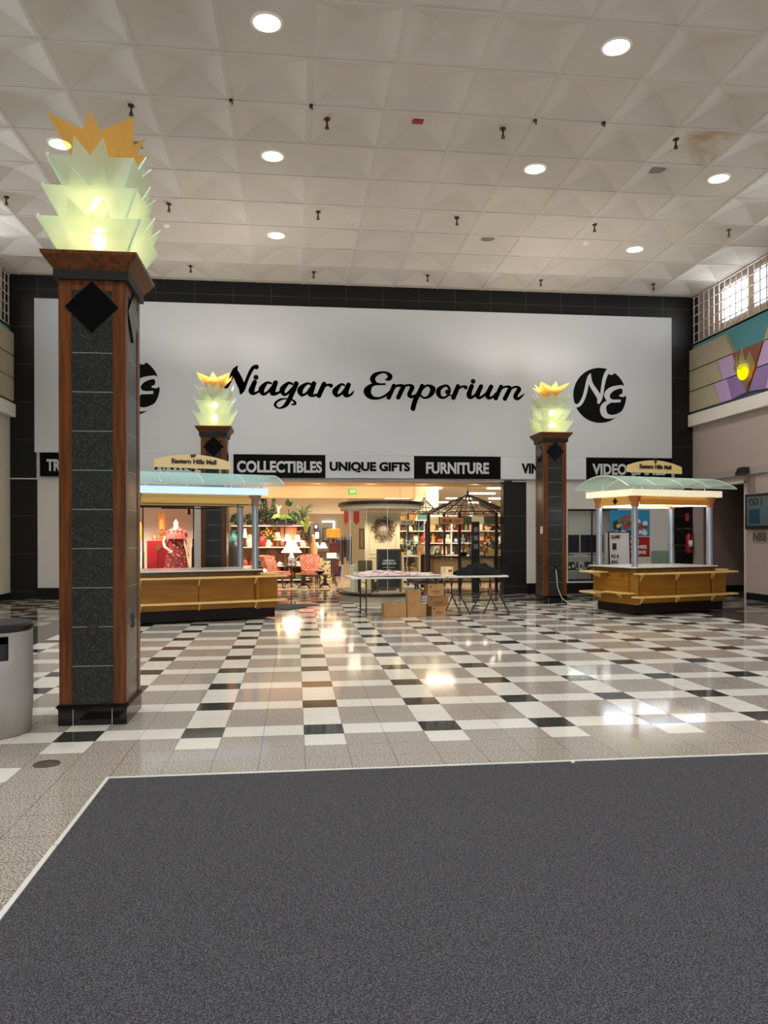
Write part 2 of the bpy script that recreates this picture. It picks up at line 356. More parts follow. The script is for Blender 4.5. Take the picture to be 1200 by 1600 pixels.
# frieze panels, drawn once for the right wall and once mirrored for the left
ROWS = [(4.72, 5.235), (5.265, 5.775), (5.805, 6.33)]
def frieze(sgn, X, nm):
    f = -0.1 * sgn; yc = 16.70
    def slab(poly, m, bits):  # poly in (y, z)
        bits.setdefault(m.name, MB()).prism(poly, X + f, X, axis='x')
    bits = {}
    for s in (1, -1):
        Y = lambda d: yc + s * d
        far = 2.64 if s > 0 else 4.2
        # (tan end bottom, tan end top) distances from the sconce's axis for each row
        t = [(1.18, 1.43), (1.05, 1.28), (0.60, 0.94)]
        slab([(Y(far), ROWS[0][0]), (Y(t[0][0] + 0.02), ROWS[0][0]), (Y(t[0][1] + 0.02), ROWS[0][1]), (Y(far), ROWS[0][1])], TAN, bits)
        slab([(Y(far), ROWS[1][0]), (Y(t[1][0] + 0.02), ROWS[1][0]), (Y(t[1][1] + 0.02), ROWS[1][1]), (Y(far), ROWS[1][1])], TAN, bits)
        slab([(Y(far), ROWS[2][0]), (Y(t[2][0]), ROWS[2][0]), (Y(t[2][1]), ROWS[2][1]), (Y(far), ROWS[2][1])], TAN, bits)
        ve = lambda z: max(0.02, (z - 4.75) / (5.79 - 4.75) * 0.62) + 0.02      # edge of the V
        slab([(Y(t[1][0]), ROWS[1][0]), (Y(ve(5.265)), 5.265), (Y(ve(5.775)), 5.775), (Y(t[1][1]), ROWS[1][1])], LAV, bits)
        slab([(Y(t[0][0]), ROWS[0][0]), (Y(0.66), ROWS[0][0]), (Y(0.88), ROWS[0][1]), (Y(t[0][1]), ROWS[0][1])], LAV, bits)
        slab([(Y(0.64), ROWS[0][0]), (Y(ve(4.78)), ROWS[0][0] + 0.06), (Y(ve(5.235)), 5.235), (Y(0.86), ROWS[0][1])], PURP, bits)
    B = MB(); B.box(min(X + f * 0.4, X), max(X + f * 0.4, X), yc - 4.2, yc + 2.64, 4.64, 5.8)
    struct(B.build('trim_%d' % nm, REVEAL))
    for k, (n, q) in enumerate(bits.items()): struct(q.build('trim_%d' % (nm + 1 + k), MATS[n]))
frieze(1, XR, 20); frieze(-1, XL, 30)

# ------------------------------------------------------------------ wall with the glazed entrance behind the photographer
struct(MB().box(XL, -1.5, YF - 0.2, YF, 0, HC).box(5.3, XR, YF - 0.2, YF, 0, HC).box(-1.5, 5.3, YF - 0.2, YF, 2.5, HC).build('wall_front', mat('brown_grey_wall', (128, 118, 110), 0.8)))
B = MB()
for x in (-1.5, 0.2, 1.9, 3.6, 5.24): B.box(x, x + 0.06, YF - 0.14, YF - 0.08, 0, 2.5)
struct(B.box(-1.5, 5.3, YF - 0.14, YF - 0.08, 2.2, 2.26).build('window_50', mat('entrance_frame', (60, 60, 62), 0.4, 0.5)))
# ------------------------------------------------------------------ back wall
PAPER = mat('white_painted_panel', (207, 209, 211), 0.7, noise=(0.25, (201, 203, 204), 0.4, 0.6)); WHITEW = mat('white_painted_wall', (206, 202, 196), 0.7)
X1, X2 = -6.145, 9.81
struct(MB().box(XL - 0.3, X1, YB, YB + 0.3, 0, HC + 0.3).box(X2, XR + 0.24, YB, YB + 0.3, 0, HC + 0.3).box(X1, X2, YB, YB + 0.3, 7.1, HC).box(5.3, 5.9, YB, YB + 0.3, 0, 2.9).box(5.32, 5.52, YB - 0.02, YB, 0, 2.9).build('wall_back', BLKGRAN))
struct(MB().box(X1, X2, YB, YB + 0.3, 2.88, 7.1).build('wall_back_core', WHITEW))
# white wall either side of the shop front, with the two display windows cut into it
struct(MB().box(X1 + 0.02, -4.95, YB, YB + 0.3, 0, 2.88).box(-4.95, -2.45, YB, YB + 0.3, 2.24, 2.88).box(-4.95, -2.45, YB, YB + 0.3, 0, 0.32).box(-2.45, -1.85, YB, YB + 0.3, 0, 2.88)
       .box(5.9, 7.0, YB, YB + 0.3, 0, 2.88).box(7.0, 8.35, YB, YB + 0.3, 2.17, 2.88).box(7.0, 8.35, YB, YB + 0.3, 0, 0.3).box(8.35, X2, YB, YB + 0.3, 0, 2.88).build('wall_back_lower', WHITEW))
struct(MB().box(X1, -2.0, YB - 0.025, YB, 0, 0.26).box(5.9, X2, YB - 0.025, YB, 0, 0.26).build('baseboard_back', BLKBASE))
DKFR = mat('dark_bronze_frame', (42, 36, 32), 0.4, 0.3); GLASS = clear_glass('window_glass', (240, 246, 242), 0.035)
def shopwin(n, x0, x1, z0, z1, mull):
    B = MB()
    for z in (z0, z1 - 0.05): B.box(x0, x1, YB + 0.04, YB + 0.1, z, z + 0.05)
    for x in [x0] + mull + [x1 - 0.04]: B.box(x, x + 0.025, YB + 0.04, YB + 0.1, z0, z1)
    fr = struct(B.build('window_%d' % n, DKFR))
    struct(MB().add([(x0, YB + 0.07, z0), (x1, YB + 0.07, z0), (x1, YB + 0.07, z1), (x0, YB + 0.07, z1)], [(0, 1, 2, 3)]).build('window_%d_glass' % n, GLASS, fr, fix=False))
shopwin(31, -4.95, -2.45, 0.32, 2.24, [-3.7]); shopwin(32, 7.0, 8.35, 0.3, 2.17, [7.66])
# soffit and fascia of the set-back shop front
FASC = mat('warm_beige_fascia', (226, 190, 144), 0.6)
struct(MB().box(-1.85, 5.9, YB + 0.3, 21.4, 2.86, 3.0).build('ceiling_soffit', FASC))
struct(MB().box(-1.85, 3.35, 21.4, 21.62, 2.53, 3.1).build('trim_40', FASC))
# shop interior shell
SHF = mat('shop_floor_tile', (196, 176, 148), 0.14, noise=(9, (180, 158, 130), 0.4, 0.65)); joints(SHF, (0, 1), (0.4, 0.4), (0.0, 0.1), 0.006, (150, 126, 98), 0.7)
SHW = mat('shop_beige_wall', (208, 192, 168), 0.7); SHC = mat('shop_white_ceiling', (224, 224, 222), 0.8)
struct(MB().box(-6.2, 11.2, YS, 44, -0.1, 0.0).box(-6.2, -2.0, YB + 0.3, YS, -0.1, 0.0).build('floor_shop', SHF))
struct(MB().box(-6.2, 11.2, YS, 44, 3.3, 3.4).build('ceiling_shop', SHC))
struct(MB().box(-6.4, -6.2, YB + 0.3, 44, 0, 3.4).box(11.2, 11.4, YB + 0.3, 44, 0, 3.4).box(-6.4, 11.4, 44, 44.2, 0, 3.4).build('wall_shop', SHW))
struct(MB().box(-6.2, -1.85, 21.4, 21.5, 0, 3.3).box(-1.95, -1.85, YB + 0.3, 21.4, 0, 3.0).build('wall_display_back', mat('pinkish_board_wall', (232, 208, 188), 0.7)))
struct(MB().box(-6.2, -1.95, YB + 0.3, 21.4, 2.3, 2.4).build('ceiling_display', SHC)); struct(MB().box(-6.2, -1.95, YB + 0.3, 21.4, 0.0, 0.3).build('floor_display', WHITEW))
struct(MB().box(5.9, 11.2, 21.4, 21.5, 0, 3.3).box(5.9, 6.0, YB + 0.3, 21.4, 0, 3.0).build('wall_games', mat('greige_wall', (176, 170, 156), 0.7)))
struct(MB().box(6.0, 11.2, YB + 0.3, 21.4, 2.3, 2.4).build('ceiling_games', SHC)); struct(MB().box(6.0, 11.2, YB + 0.3, 21.4, 0.0, 0.02).build('floor_games', F_GREY))
struct(MB().box(-6.2, 1.9, 28.0, 28.2, 2.28, 3.3).build('wall_bulkhead', SHW))
struct(MB().box(3.95, 4.75, 25.5, 26.2, 0, 3.3).build('wall_pier', mat('shop_cream_pier', (226, 212, 172), 0.7)))
struct(MB().box(XL, XR, YB - 0.012, YB + 0.0, 2.86, 2.885).build('trim_41', WHITEW))

# lights of the setting
STRIP = emit_mat('shop_strip_lamp', (255, 234, 204), STRIP_E)
k = 0
for y in (22.3, 25.2, 28.9, 32.5, 37.0, 41.5):
    for x in (-4.2, -1.2, 1.8, 4.9, 7.9, 10.0):
        o = MB().box(x - 0.6, x + 0.6, y - 0.09, y + 0.09, 3.255, 3.3).build('strip_light', STRIP, loc=(x, y, 3.3))
        tag(o, 'white strip light on the shop ceiling deep behind the shop front', 'ceiling light', 'strip lights on the shop ceiling')
        k += 1
# ------------------------------------------------------------------ the big shop sign
BLACKV = mat('black_vinyl', (5, 5, 6), 0.6, spec=0.1); GREYL = mat('silver_grey_lettering', (196, 198, 200), 0.5)
SY = 19.28
def stroke(B, pts, closed=False, mi=0, sub=7, joints=True):
    "pts: (Vector, half-width); a pen stroke swept through them"
    n = len(pts); out = []
    for k in range(n - 1 if not closed else n):
        p = [pts[(k + d) % n] if closed else pts[min(max(k + d, 0), n - 1)] for d in (-1, 0, 1, 2)]
        for s in range(sub):
            t = s / sub; w = [(-t + 2 * t * t - t ** 3) / 2, (2 - 5 * t * t + 3 * t ** 3) / 2, (t + 4 * t * t - 3 * t ** 3) / 2, (-t * t + t ** 3) / 2]
            out.append((sum((p[i][0] * w[i] for i in range(4)), Vector((0, 0, 0))), max(0.0005, sum(p[i][1] * w[i] for i in range(4)))))
    out.append(pts[0] if closed else pts[-1])
    m = len(out); L_, R_ = [], []
    for k in range(m):
        d = out[min(k + 1, m - 1)][0] - out[max(k - 1, 0)][0]; d.normalize(); nr = Vector((-d.z, 0, d.x)); L_.append(out[k][0] + nr * out[k][1]); R_.append(out[k][0] - nr * out[k][1])
    B.add(L_ + R_, [(k, m + k, m + k + 1, k + 1) for k in range(m - 1)], mi)
    if joints:
        for k, (c, r) in enumerate(out):
            if closed or 0 < k < m - 1: B.disc(c, r, 'y', 10, mi)
def pen(B, ox, oy, sc, y, *strokes, mi=0, joints=True):
    for s in strokes:
        if not joints: y -= 0.0008
        closed = s[0] == 'o'; s = s[1:] if closed else s
        pts = [(P(ox + q[0] / sc, oy + q[1] / sc, y), q[2] / sc / 2 / FPX * y * 1.0) for q in s]
        if len(pts) == 1: B.disc(pts[0][0], pts[0][1], 'y', 20, mi)
        else: stroke(B, pts, closed, mi, joints=joints)
sg = thing('shop_sign', 'huge white panel over the shop front with black script lettering and two round emblems', 'sign', (1.83, SY + 0.02, 2.9))
MB().box(-6.165, 9.79, SY, YB - 0.002, 3.50, 7.17).build('panel', PAPER, sg)
ly = SY - 0.006
B = MB()
pen(B, 340, 560, 12, ly,
    [(128, 600, 60), (200, 480, 66), (265, 340, 75), (320, 230, 90), (378, 135, 14)],
    [(320, 205, 80), (350, 300, 130), (410, 430, 140), (452, 560, 112), (430, 662, 36)],
    [(430, 660, 40), (480, 590, 60), (520, 480, 60), (570, 350, 60), (620, 240, 65), (670, 170, 65), (720, 152, 70)], [(728, 160, 90)],
    [(720, 355, 94)], [(700, 435, 84), (660, 530, 95), (635, 610, 110), (665, 660, 60), (730, 640, 45), (775, 615, 35)],
    [(1010, 470, 40), (930, 455, 50), (850, 530, 95), (820, 600, 105), (860, 670, 60), (940, 630, 45), (1020, 540, 50)],
    [(1092, 442, 88), (1050, 550, 100), (1030, 640, 110), (1090, 660, 60), (1165, 630, 45)])
pen(B, 420, 560, 12, ly,
    [(440, 480, 50), (370, 460, 50), (290, 530, 90), (250, 600, 100), (290, 680, 55), (370, 640, 50), (440, 560, 50)],
    [(520, 458, 90), (470, 580, 90), (400, 740, 85), (330, 860, 80), (250, 920, 45), (180, 930, 30), (120, 880, 50), (140, 820, 40), (220, 770, 40), (310, 757, 25), (420, 772, 30), (480, 810, 45), (495, 850, 45), (425, 868, 26)],
    [(790, 485, 40), (720, 470, 45), (620, 540, 90), (585, 610, 105), (620, 690, 55), (710, 650, 45), (780, 560, 50)],
    [(850, 460, 90), (810, 570, 100), (780, 660, 110), (830, 700, 50), (890, 680, 50)],
    [(1042, 470, 90), (990, 580, 90), (932, 712, 90)], [(1020, 560, 40), (1090, 500, 40), (1160, 505, 70)], [(1165, 510, 80)])
pen(B, 480, 560, 12, ly,
    [(700, 505, 40), (640, 485, 45), (560, 560, 90), (520, 630, 105), (560, 700, 60), (640, 660, 45), (710, 580, 50)],
    [(780, 485, 90), (735, 590, 100), (720, 670, 110), (770, 700, 55), (840, 660, 40), (875, 605, 15)])
pen(B, 560, 560, 12, ly,
    [(505, 395, 20), (570, 385, 75), (592, 330, 92), (520, 268, 45), (420, 265, 45), (310, 310, 80), (265, 390, 100), (310, 460, 75), (390, 483, 40), (510, 480, 35)],
    [(330, 480, 45), (240, 510, 70), (170, 600, 140), (190, 680, 120), (270, 740, 70), (380, 745, 45), (480, 710, 45), (560, 650, 40), (610, 600, 30)],
    [(670, 500, 80), (620, 620, 80), (562, 745, 85)], [(640, 600, 40), (700, 525, 40), (780, 508, 55), (838, 535, 80), (800, 620, 85), (742, 745, 85)],
    [(800, 600, 40), (870, 522, 45), (950, 502, 45), (1010, 540, 85), (970, 630, 80), (958, 690, 85), (1000, 722, 55), (1070, 690, 50)])
pen(B, 640, 560, 12, ly,
    [(240, 505, 85), (180, 640, 85), (100, 800, 95), (60, 955, 95)], [(190, 640, 40), (270, 540, 45), (350, 508, 45), (430, 560, 100), (420, 640, 95), (350, 720, 55), (270, 738, 40), (205, 695, 45)],
    ['o', (640, 518, 50), (560, 570, 80), (537, 640, 95), (570, 715, 65), (640, 738, 45), (715, 695, 45), (750, 620, 45), (740, 555, 50), (700, 512, 45)], [(710, 630, 96)], [(720, 692, 30), (800, 690, 25)],
    [(910, 510, 80), (870, 620, 90), (815, 748, 90)], [(890, 590, 40), (970, 535, 40), (1040, 522, 45)], [(1052, 545, 78)])
pen(B, 730, 560, 12, ly,
    [(110, 430, 94)], [(90, 510, 85), (50, 610, 90), (35, 690, 100), (60, 740, 55), (120, 710, 50), (165, 660, 35)],
    [(265, 515, 85), (215, 620, 90), (190, 690, 95), (220, 740, 55), (290, 710, 50), (370, 640, 40)],
    [(455, 518, 85), (400, 630, 90), (380, 700, 95), (410, 745, 55), (480, 720, 45), (540, 650, 35)],
    [(640, 520, 80), (590, 625, 80), (530, 762, 85)], [(600, 610, 35), (670, 550, 40), (750, 528, 45), (800, 555, 75), (760, 650, 85), (700, 768, 85)],
    [(770, 620, 35), (840, 558, 40), (920, 533, 45), (975, 575, 80), (930, 650, 80), (905, 720, 90), (950, 757, 60), (1020, 710, 40), (1075, 660, 14)])
B.build('lettering', BLACKV, sg, fix=False)
def emblem(dx):
    B = MB(); c = P(885 + 598 / 11.43, 565 + 603 / 11.43, ly); r = 495 / 11.43 / FPX * 19.9
    B.disc((c.x + dx, ly, c.z), r, 'y', 64, 0)
    Q = MB()
    pen(Q, 885, 565, 11.43, ly - 0.004,
        [(60, 700, 60), (110, 745, 60), (180, 790, 60), (250, 750, 62), (310, 640, 62), (350, 500, 62), (380, 350, 60), (410, 260, 50), (437, 218, 20)],
        [(410, 255, 60), (440, 400, 78), (520, 530, 90), (585, 640, 90), (570, 750, 45)],
        [(570, 745, 45), (620, 640, 56), (650, 450, 62), (680, 300, 72), (730, 190, 80), (800, 150, 110), (830, 110, 170)], [(800, 170, 140)],
        [(945, 605, 24), (1010, 600, 70), (1045, 540, 90), (1010, 460, 70), (930, 455, 62), (800, 500, 92), (725, 590, 112), (760, 680, 82), (840, 705, 56), (970, 700, 50)],
        [(780, 710, 60), (690, 760, 84), (655, 850, 122), (690, 950, 112), (790, 985, 70), (900, 965, 60), (1000, 900, 40), (1060, 820, 30)], [(1075, 560, 120)], joints=False)
    for v in Q.v: v.x += dx
    e = B.build('emblem', BLACKV, sg, fix=False); Q.build('monogram', PAPER, e, fix=False)
emblem(0.0)
emblem(P(202, 608, ly).x - P(937, 617, ly).x)

BX = [-6.045, -3.78, -1.50, 0.745, 2.975, 5.20, 7.465, 9.79]
BANDS = [('TRADING CARDS', 1, 'black sign board at the row\'s left end, lettered TRADING CARDS', 1.95), ('ANTIQUES', 0, 'white sign board lettered ANTIQUES', 1.5),
         ('COLLECTIBLES', 1, 'black sign board lettered COLLECTIBLES', 2.08), ('UNIQUE GIFTS', 0, 'white sign board lettered UNIQUE GIFTS', 2.02),
         ('FURNITURE', 1, 'black sign board lettered FURNITURE', 1.62), ('VINTAGE', 0, 'white sign board lettered VINTAGE', 1.17), ('VIDEO GAMES', 1, 'black sign board lettered VIDEO GAMES', 2.0)]
for k, (w, dark, lab, tw) in enumerate(BANDS):
    x0, x1 = BX[k], BX[k + 1]; t = thing('sign_board', lab + ' above the shop front', 'sign', ((x0 + x1) / 2, SY + 0.03, 2.93), 0, 'sign boards in a row above the shop front')
    MB().box(x0 + 0.004, x1 - 0.004, SY - 0.004, YB - 0.002, 2.93, 3.495).build('board', BLACKV if dark else PAPER, t)
    text('lettering', w, GREYL if dark else BLACKV, t, ((x0 + x1) / 2, SY - 0.005, 3.195 if dark else 3.2), tw, 0.29 if dark else 0.27, bold=0.035 if dark else 0.05)

# ------------------------------------------------------------------ ceiling fittings
LAMP = emit_mat('lit_lamp_face', (255, 240, 216), 14.0); RIM = mat('white_lamp_rim', (235, 228, 216), 0.5); BRASS = mat('tarnished_brass', (70, 58, 44), 0.4, 0.8)
ORD = ['first', 'second', 'third', 'fourth', 'fifth', 'sixth', 'seventh', 'eighth', 'ninth', 'tenth', 'eleventh', 'twelfth', 'thirteenth', 'fourteenth', 'fifteenth', 'sixteenth', 'seventeenth', 'eighteenth', 'nineteenth', 'twentieth']
for _t, _n in (('twenty', 'twentieth'), ('thirty', 'thirtieth')):
    if _n not in ORD: ORD.append(_n)
    ORD += ['%s-%s' % (_t, w) for w in ORD[:9]]
dlab = ['lit round ceiling lamp, left of the two largest at the top of the picture', 'lit round ceiling lamp, right of the two largest at the top of the picture', 'lit round ceiling lamp seen beside the gold leaves of the nearest column',
        'lit round ceiling lamp, second from the left in its row of four', 'lit round ceiling lamp, third from the left in its row of four', 'lit round ceiling lamp, rightmost of its row of four',
        'lit round ceiling lamp, left one of the farthest pair above the shop sign', 'lit round ceiling lamp, right one of the farthest pair near the barred window']
def downlight(p, lab):
    r = 0.165
    t = thing('ceiling_lamp', lab, 'ceiling light', (p.x, p.y, HC), 0, 'round lamps set in the ceiling')
    MB().lathe([(r + 0.035, 0), (r + 0.035, -0.014), (r, -0.02), (r, 0)], (p.x, p.y, HC), 28, caps=False).build('rim', RIM, t)
    MB().disc((p.x, p.y, HC - 0.008), r, 'z', 28).build('lamp_face', LAMP, t)
    lamp('downlight', 'SPOT', (0, 0, -0.03), DOWNLIGHT_W, NEUTRAL, parent=t, spot_size=2.5, spot_blend=0.6, shadow_soft_size=0.16)
for p, lab in zip(dlp, dlab): downlight(p, lab)
# lamps of the same ceiling nearer than the picture's edge
for x, y in ((-5.6, dlp[0].y - 0.2), (-3.1, 3.0), (0.4, 3.2), (4.2, 3.3), (8.0, 3.4), (-3.1, -1.0), (1.4, -1.0), (5.8, -1.0)):
    lamp('downlight', 'SPOT', (x, y, HC - 0.03), DOWNLIGHT_W, NEUTRAL, spot_size=2.5, spot_blend=0.6, shadow_soft_size=0.16)
def sprinkler(px, py, lab):
    p = PZ(px, py, HC); HZ = ceil_z(p.x, p.y); p = PZ(px, py, HZ - 0.08); HZ = ceil_z(p.x, p.y)
    t = thing('sprinkler_head', lab, 'sprinkler', (p.x, p.y, HZ), 0, 'sprinkler heads on the ceiling')
    MB().cyl((p.x, p.y, HZ - 0.015), 0.05, 0.015, 14).cyl((p.x, p.y, HZ - 0.12), 0.014, 0.11, 8).build('pipe', BRASS, t)
    MB().cyl((p.x, p.y, HZ - 0.15), 0.035, 0.008, 12).box(p.x - 0.024, p.x - 0.016, p.y - 0.006, p.y + 0.006, HZ - 0.145, HZ - 0.1).box(p.x + 0.016, p.x + 0.024, p.y - 0.006, p.y + 0.006, HZ - 0.145, HZ - 0.1).build('deflector', BRASS, t)
SPR = [('nearest row', [(205, 173), (511, 194), (786, 209), (1056, 224)]), ('middle row', [(10, 316), (264, 325), (497, 337), (714, 346), (929, 356), (1139, 366)]), ('farthest row, near the black granite', [(298, 421), (490, 430), (668, 435), (845, 442), (1021, 450)])]
for row, ps in SPR:
    for k, q in enumerate(ps): sprinkler(q[0], q[1], 'small dark sprinkler head, %s from the left in the %s' % (ORD[k], row))
for k, (px, py, lab) in enumerate([(762, 380, 'round grey speaker grille in the ceiling right of centre'), (1027, 272, 'round grey speaker grille in the ceiling beside the water stain'), (214, 238, 'round grey speaker grille behind the gold leaves of the nearest column')]):
    p = PZ(px, py, HC); HZ = ceil_z(p.x, p.y); t = thing('ceiling_speaker', lab, 'speaker', (p.x, p.y, HZ), 0, 'speaker grilles in the ceiling')
    MB().lathe([(0.2, 0.04), (0.2, -0.015), (0.15, -0.02), (0.15, 0.04)], (p.x, p.y, HZ), 28).build('rim', mat('speaker_rim', (190, 182, 172), 0.6), t)
    MB().disc((p.x, p.y, HZ - 0.021), 0.14, 'z', 24).build('grille', mat('grey_grille', (120, 116, 112), 0.6), t)
for px, py, lab in [(915, 387, 'white smoke detector beside the farthest right ceiling lamp'), (260, 361, 'white smoke detector between the nearest column and the left ceiling lamp')]:
    p = PZ(px, py, HC); HZ = ceil_z(p.x, p.y); tag(MB().lathe([(0.08, 0.03), (0.08, -0.02), (0.05, -0.05)], (p.x, p.y, HZ), 20).build('smoke_detector', RIM, loc=(p.x, p.y, HZ)), lab, 'smoke detector', 'smoke detectors on the ceiling')
p = PZ(653, 200, HC); HZ = ceil_z(p.x, p.y); tag(MB().cbox((p.x, p.y, HZ - 0.005), (0.16, 0.12, 0.05)).build('alarm_strobe', mat('red_alarm_plastic', (150, 40, 36), 0.5), loc=(p.x, p.y, HZ)), 'small red square alarm light flush in the ceiling', 'alarm')
for px, py, lab in [(361, 157, 'dark bracket clip at a ceiling tile corner left of centre'), (486, 165, 'dark hook clip at a ceiling tile corner above the first sprinkler'), (836, 188, 'dark hook clip at a tile corner between sprinkler and nearest right lamp'), (943, 192, 'dark hook clip at a tile corner below the largest right lamp')]:
    p = PZ(px, py, HC - 0.02); tag(MB().cbox((p.x, p.y, HC - 0.03), (0.05, 0.05, 0.04)).tube([(p.x, p.y, HC - 0.04), (p.x + 0.03, p.y, HC - 0.07), (p.x, p.y, HC - 0.08)], 0.008, 6).build('ceiling_clip', BRASS, loc=(p.x, p.y, HC)), lab, 'clip', 'hook clips on the ceiling bars')
# ------------------------------------------------------------------ lamp columns
WOOD = mat('cherry_wood', (104, 57, 20), 0.32, spec=0.3, noise=(6, (70, 35, 10), 0.35, 0.65, (6, 6, 0.35)))
GRAN = joints(mat('dark_speckled_granite', (34, 36, 33), 0.25, spec=0.3, noise=(75, (70, 72, 67), 0.5, 0.75)), (2,), (0.312,), (0.157,), 0.006, (150, 152, 144), 0.7)
BLK = mat('black_polished_stone', (6, 6, 7), 0.15, spec=0.3); BLKW = mat('black_painted_wood', (22, 21, 21), 0.45, spec=0.25); PEDGE = mat('polished_glass_edge', (236, 248, 238), 0.2)
GREENG = frosted('pale_green_satin_glass', (234, 244, 230), 0.42, 0.75); GOLDG = frosted('amber_satin_glass', (226, 174, 84), 0.25, 0.6)
BULB = emit_mat('glowing_bulb', (255, 226, 165), 34.0); STEEL = mat('brushed_steel', (150, 152, 154), 0.35, 0.9)
HW, HD = 0.258, 0.29
col = thing('lamp_column', 'nearest granite and cherry column with a lit glass pineapple crown', 'column', (-1.605, 6.685, 0), 0, 'granite columns with glass pineapple lamps')
WM_col = wm(col)
def L(b, name, m, p=col, **k): return b.build(name, m, p, local=True, **k)
L(MB().box(-HW - 0.006, HW + 0.006, -HD - 0.006, HD + 0.006, 0, 0.13), 'plinth', joints(mat('black_plinth_tile', (10, 10, 11), 0.1), (0,), (0.30,), (0.15,), 0.007, (150, 150, 146), 0.8))
L(MB().box(-HW - 0.024, HW + 0.024, -HD - 0.024, HD + 0.024, 0.13, 0.165), 'plinth_lip', BLK, bevel=0.012)
L(MB().box(-HW + 0.01, HW - 0.01, -HD + 0.01, HD - 0.01, 0.16, 3.54), 'core', BLKW)
SW = 0.10
for sx in (-1, 1):
    for sy in (-1, 1):
        x0, x1 = sorted((sx * HW, sx * (HW - SW))); y0, y1 = sorted((sy * HD, sy * (HD - SW)))
        L(MB().box(x0, x1, y0, y1, 0.165, 3.54), 'corner_post', WOOD, bevel=0.006)
for ax, s in (('y', -1), ('y', 1), ('x', -1), ('x', 1)):
    w = (HW if ax == 'y' else HD) - SW
    f0, f1 = (HD - 0.02, HD - 0.006) if ax == 'y' else (HW - 0.02, HW - 0.006)
    a, c = sorted((s * f0, s * f1))
    g = MB().box(-w, w, a, c, 0.165, 3.46) if ax == 'y' else MB().box(a, c, -w, w, 0.165, 3.46)
    L(g, 'granite_panel', GRAN)
    a, c = sorted((s * (f0 - 0.01), s * (f1 + 0.004)))
    g = MB().box(-w, w, a, c, 3.46, 3.54) if ax == 'y' else MB().box(a, c, -w, w, 3.46, 3.54)
    L(g, 'top_rail', WOOD)
    e = (HD if ax == 'y' else HW); a, c = sorted((s * (e - 0.02), s * (e + 0.008)))
    L(MB().prism([(0, 3.12), (0.207, 3.327), (0, 3.534), (-0.207, 3.327)], a, c, axis=ax), 'diamond', BLK)
L(MB().box(-HW - 0.03, HW + 0.03, -HD - 0.03, HD + 0.03, 3.54, 3.615), 'neck', BLKW)
cq = lambda a, z: [(-HW - a, -HD - a, z), (HW + a, -HD - a, z), (HW + a, HD + a, z), (-HW - a, HD + a, z)]
L(MB().loft([cq(0.03, 3.615), cq(0.105, 3.715), cq(0.11, 3.74), cq(0.05, 3.742)]), 'capital', WOOD)
# three tiers of flared, spiked glass sheets
def petal(z0, s, k):
    B = MB(); R = Matrix.Rotation(k * PI / 2, 4, 'Z'); d = (HD if k % 2 == 0 else HW)
    tip = 0.40 * s; bs = 0.25 * s; h = 0.265
    prof = [(-bs, 0), (bs, 0), (tip, h), (0.165 * s, h - 0.004), (0.13 * s, h + 0.12), (0.0, h + 0.0), (-0.13 * s, h + 0.12), (-0.165 * s, h - 0.004), (-tip, h)]
    off = bs + 0.0; fl = (tip - bs) / h
    def pt(u, v, th): return R @ Vector((u, -(off + v * fl) - th, z0 + v - th * 0.5))
    n = len(prof); q = [pt(u, v, 0) for u, v in prof] + [pt(u, v, -0.01) for u, v in prof]
    B.add(q, [tuple(range(n)), tuple(range(n, 2 * n))[::-1]]); B.add(q, [(i, (i + 1) % n, n + (i + 1) % n, n + i) for i in range(n)], 1)
    return B
for z0, s in ((3.735, 1.0), (3.992, 0.92), (4.245, 0.845)):
    for k in range(4): L(petal(z0, s, k), 'glass_petal', [GREENG, PEDGE])
B = MB()
for k in range(8):
    a = k * PI / 4 - PI / 2; corner = k % 2 == 1; R = 0.47 if corner else 0.37
    t = Vector((R * cos(a), R * sin(a), 4.845)); o = Vector((0.04 * cos(a), 0.04 * sin(a), 4.44))
    w = PI * 0.17 if corner else PI * 0.08; v1 = Vector((0.29 * cos(a - w), 0.29 * sin(a - w), 4.74)); v2 = Vector((0.29 * cos(a + w), 0.29 * sin(a + w), 4.74))
    b1 = Vector((0.035 * cos(a - PI / 8), 0.035 * sin(a - PI / 8), 4.44)); b2 = Vector((0.035 * cos(a + PI / 8), 0.035 * sin(a + PI / 8), 4.44))
    B.add([o, b1, v1, t, v2, b2], [(0, 1, 2, 3), (0, 3, 4, 5)])
L(B, 'gold_leaf_crown', GOLDG, fix=False)
L(MB().cyl((0, 0, 3.742), 0.02, 0.75, 10).cyl((0, 0, 3.742), 0.09, 0.02, 16).cyl((0, 0, 4.0), 0.2, 0.008, 20).cyl((0, 0, 4.26), 0.17, 0.008, 20), 'lamp_stem', STEEL, smooth=True)
for z in (3.93, 4.20):
    L(MB().ball((0.0, -0.07, z), 0.062, 14, 10), 'bulb', BULB, smooth=True)
    lamp('crown_lamp', 'POINT', (0.0, -0.07, z), CROWN_W, (1.0, 0.79, 0.52), parent=col, shadow_soft_size=0.05)
far1 = copy_thing(col, (-1.66, 16.45, 0), 'farther granite and cherry column rising behind the left kiosk, glass pineapple crown lit')
far2 = copy_thing(col, (5.655, 16.72, 0), 'granite and cherry column with lit glass pineapple crown beside the right kiosk')
for o in (far1, far2): lamp('added_bowl_uplight', 'SPOT', (0, 0, 4.66), UPLIGHT_W, (1.0, 0.91, 0.80), rot=(PI, 0, 0), parent=o, spot_size=2.9, spot_blend=0.5, shadow_soft_size=0.06)  # uplights added to brighten the far ceiling and the top of the sign
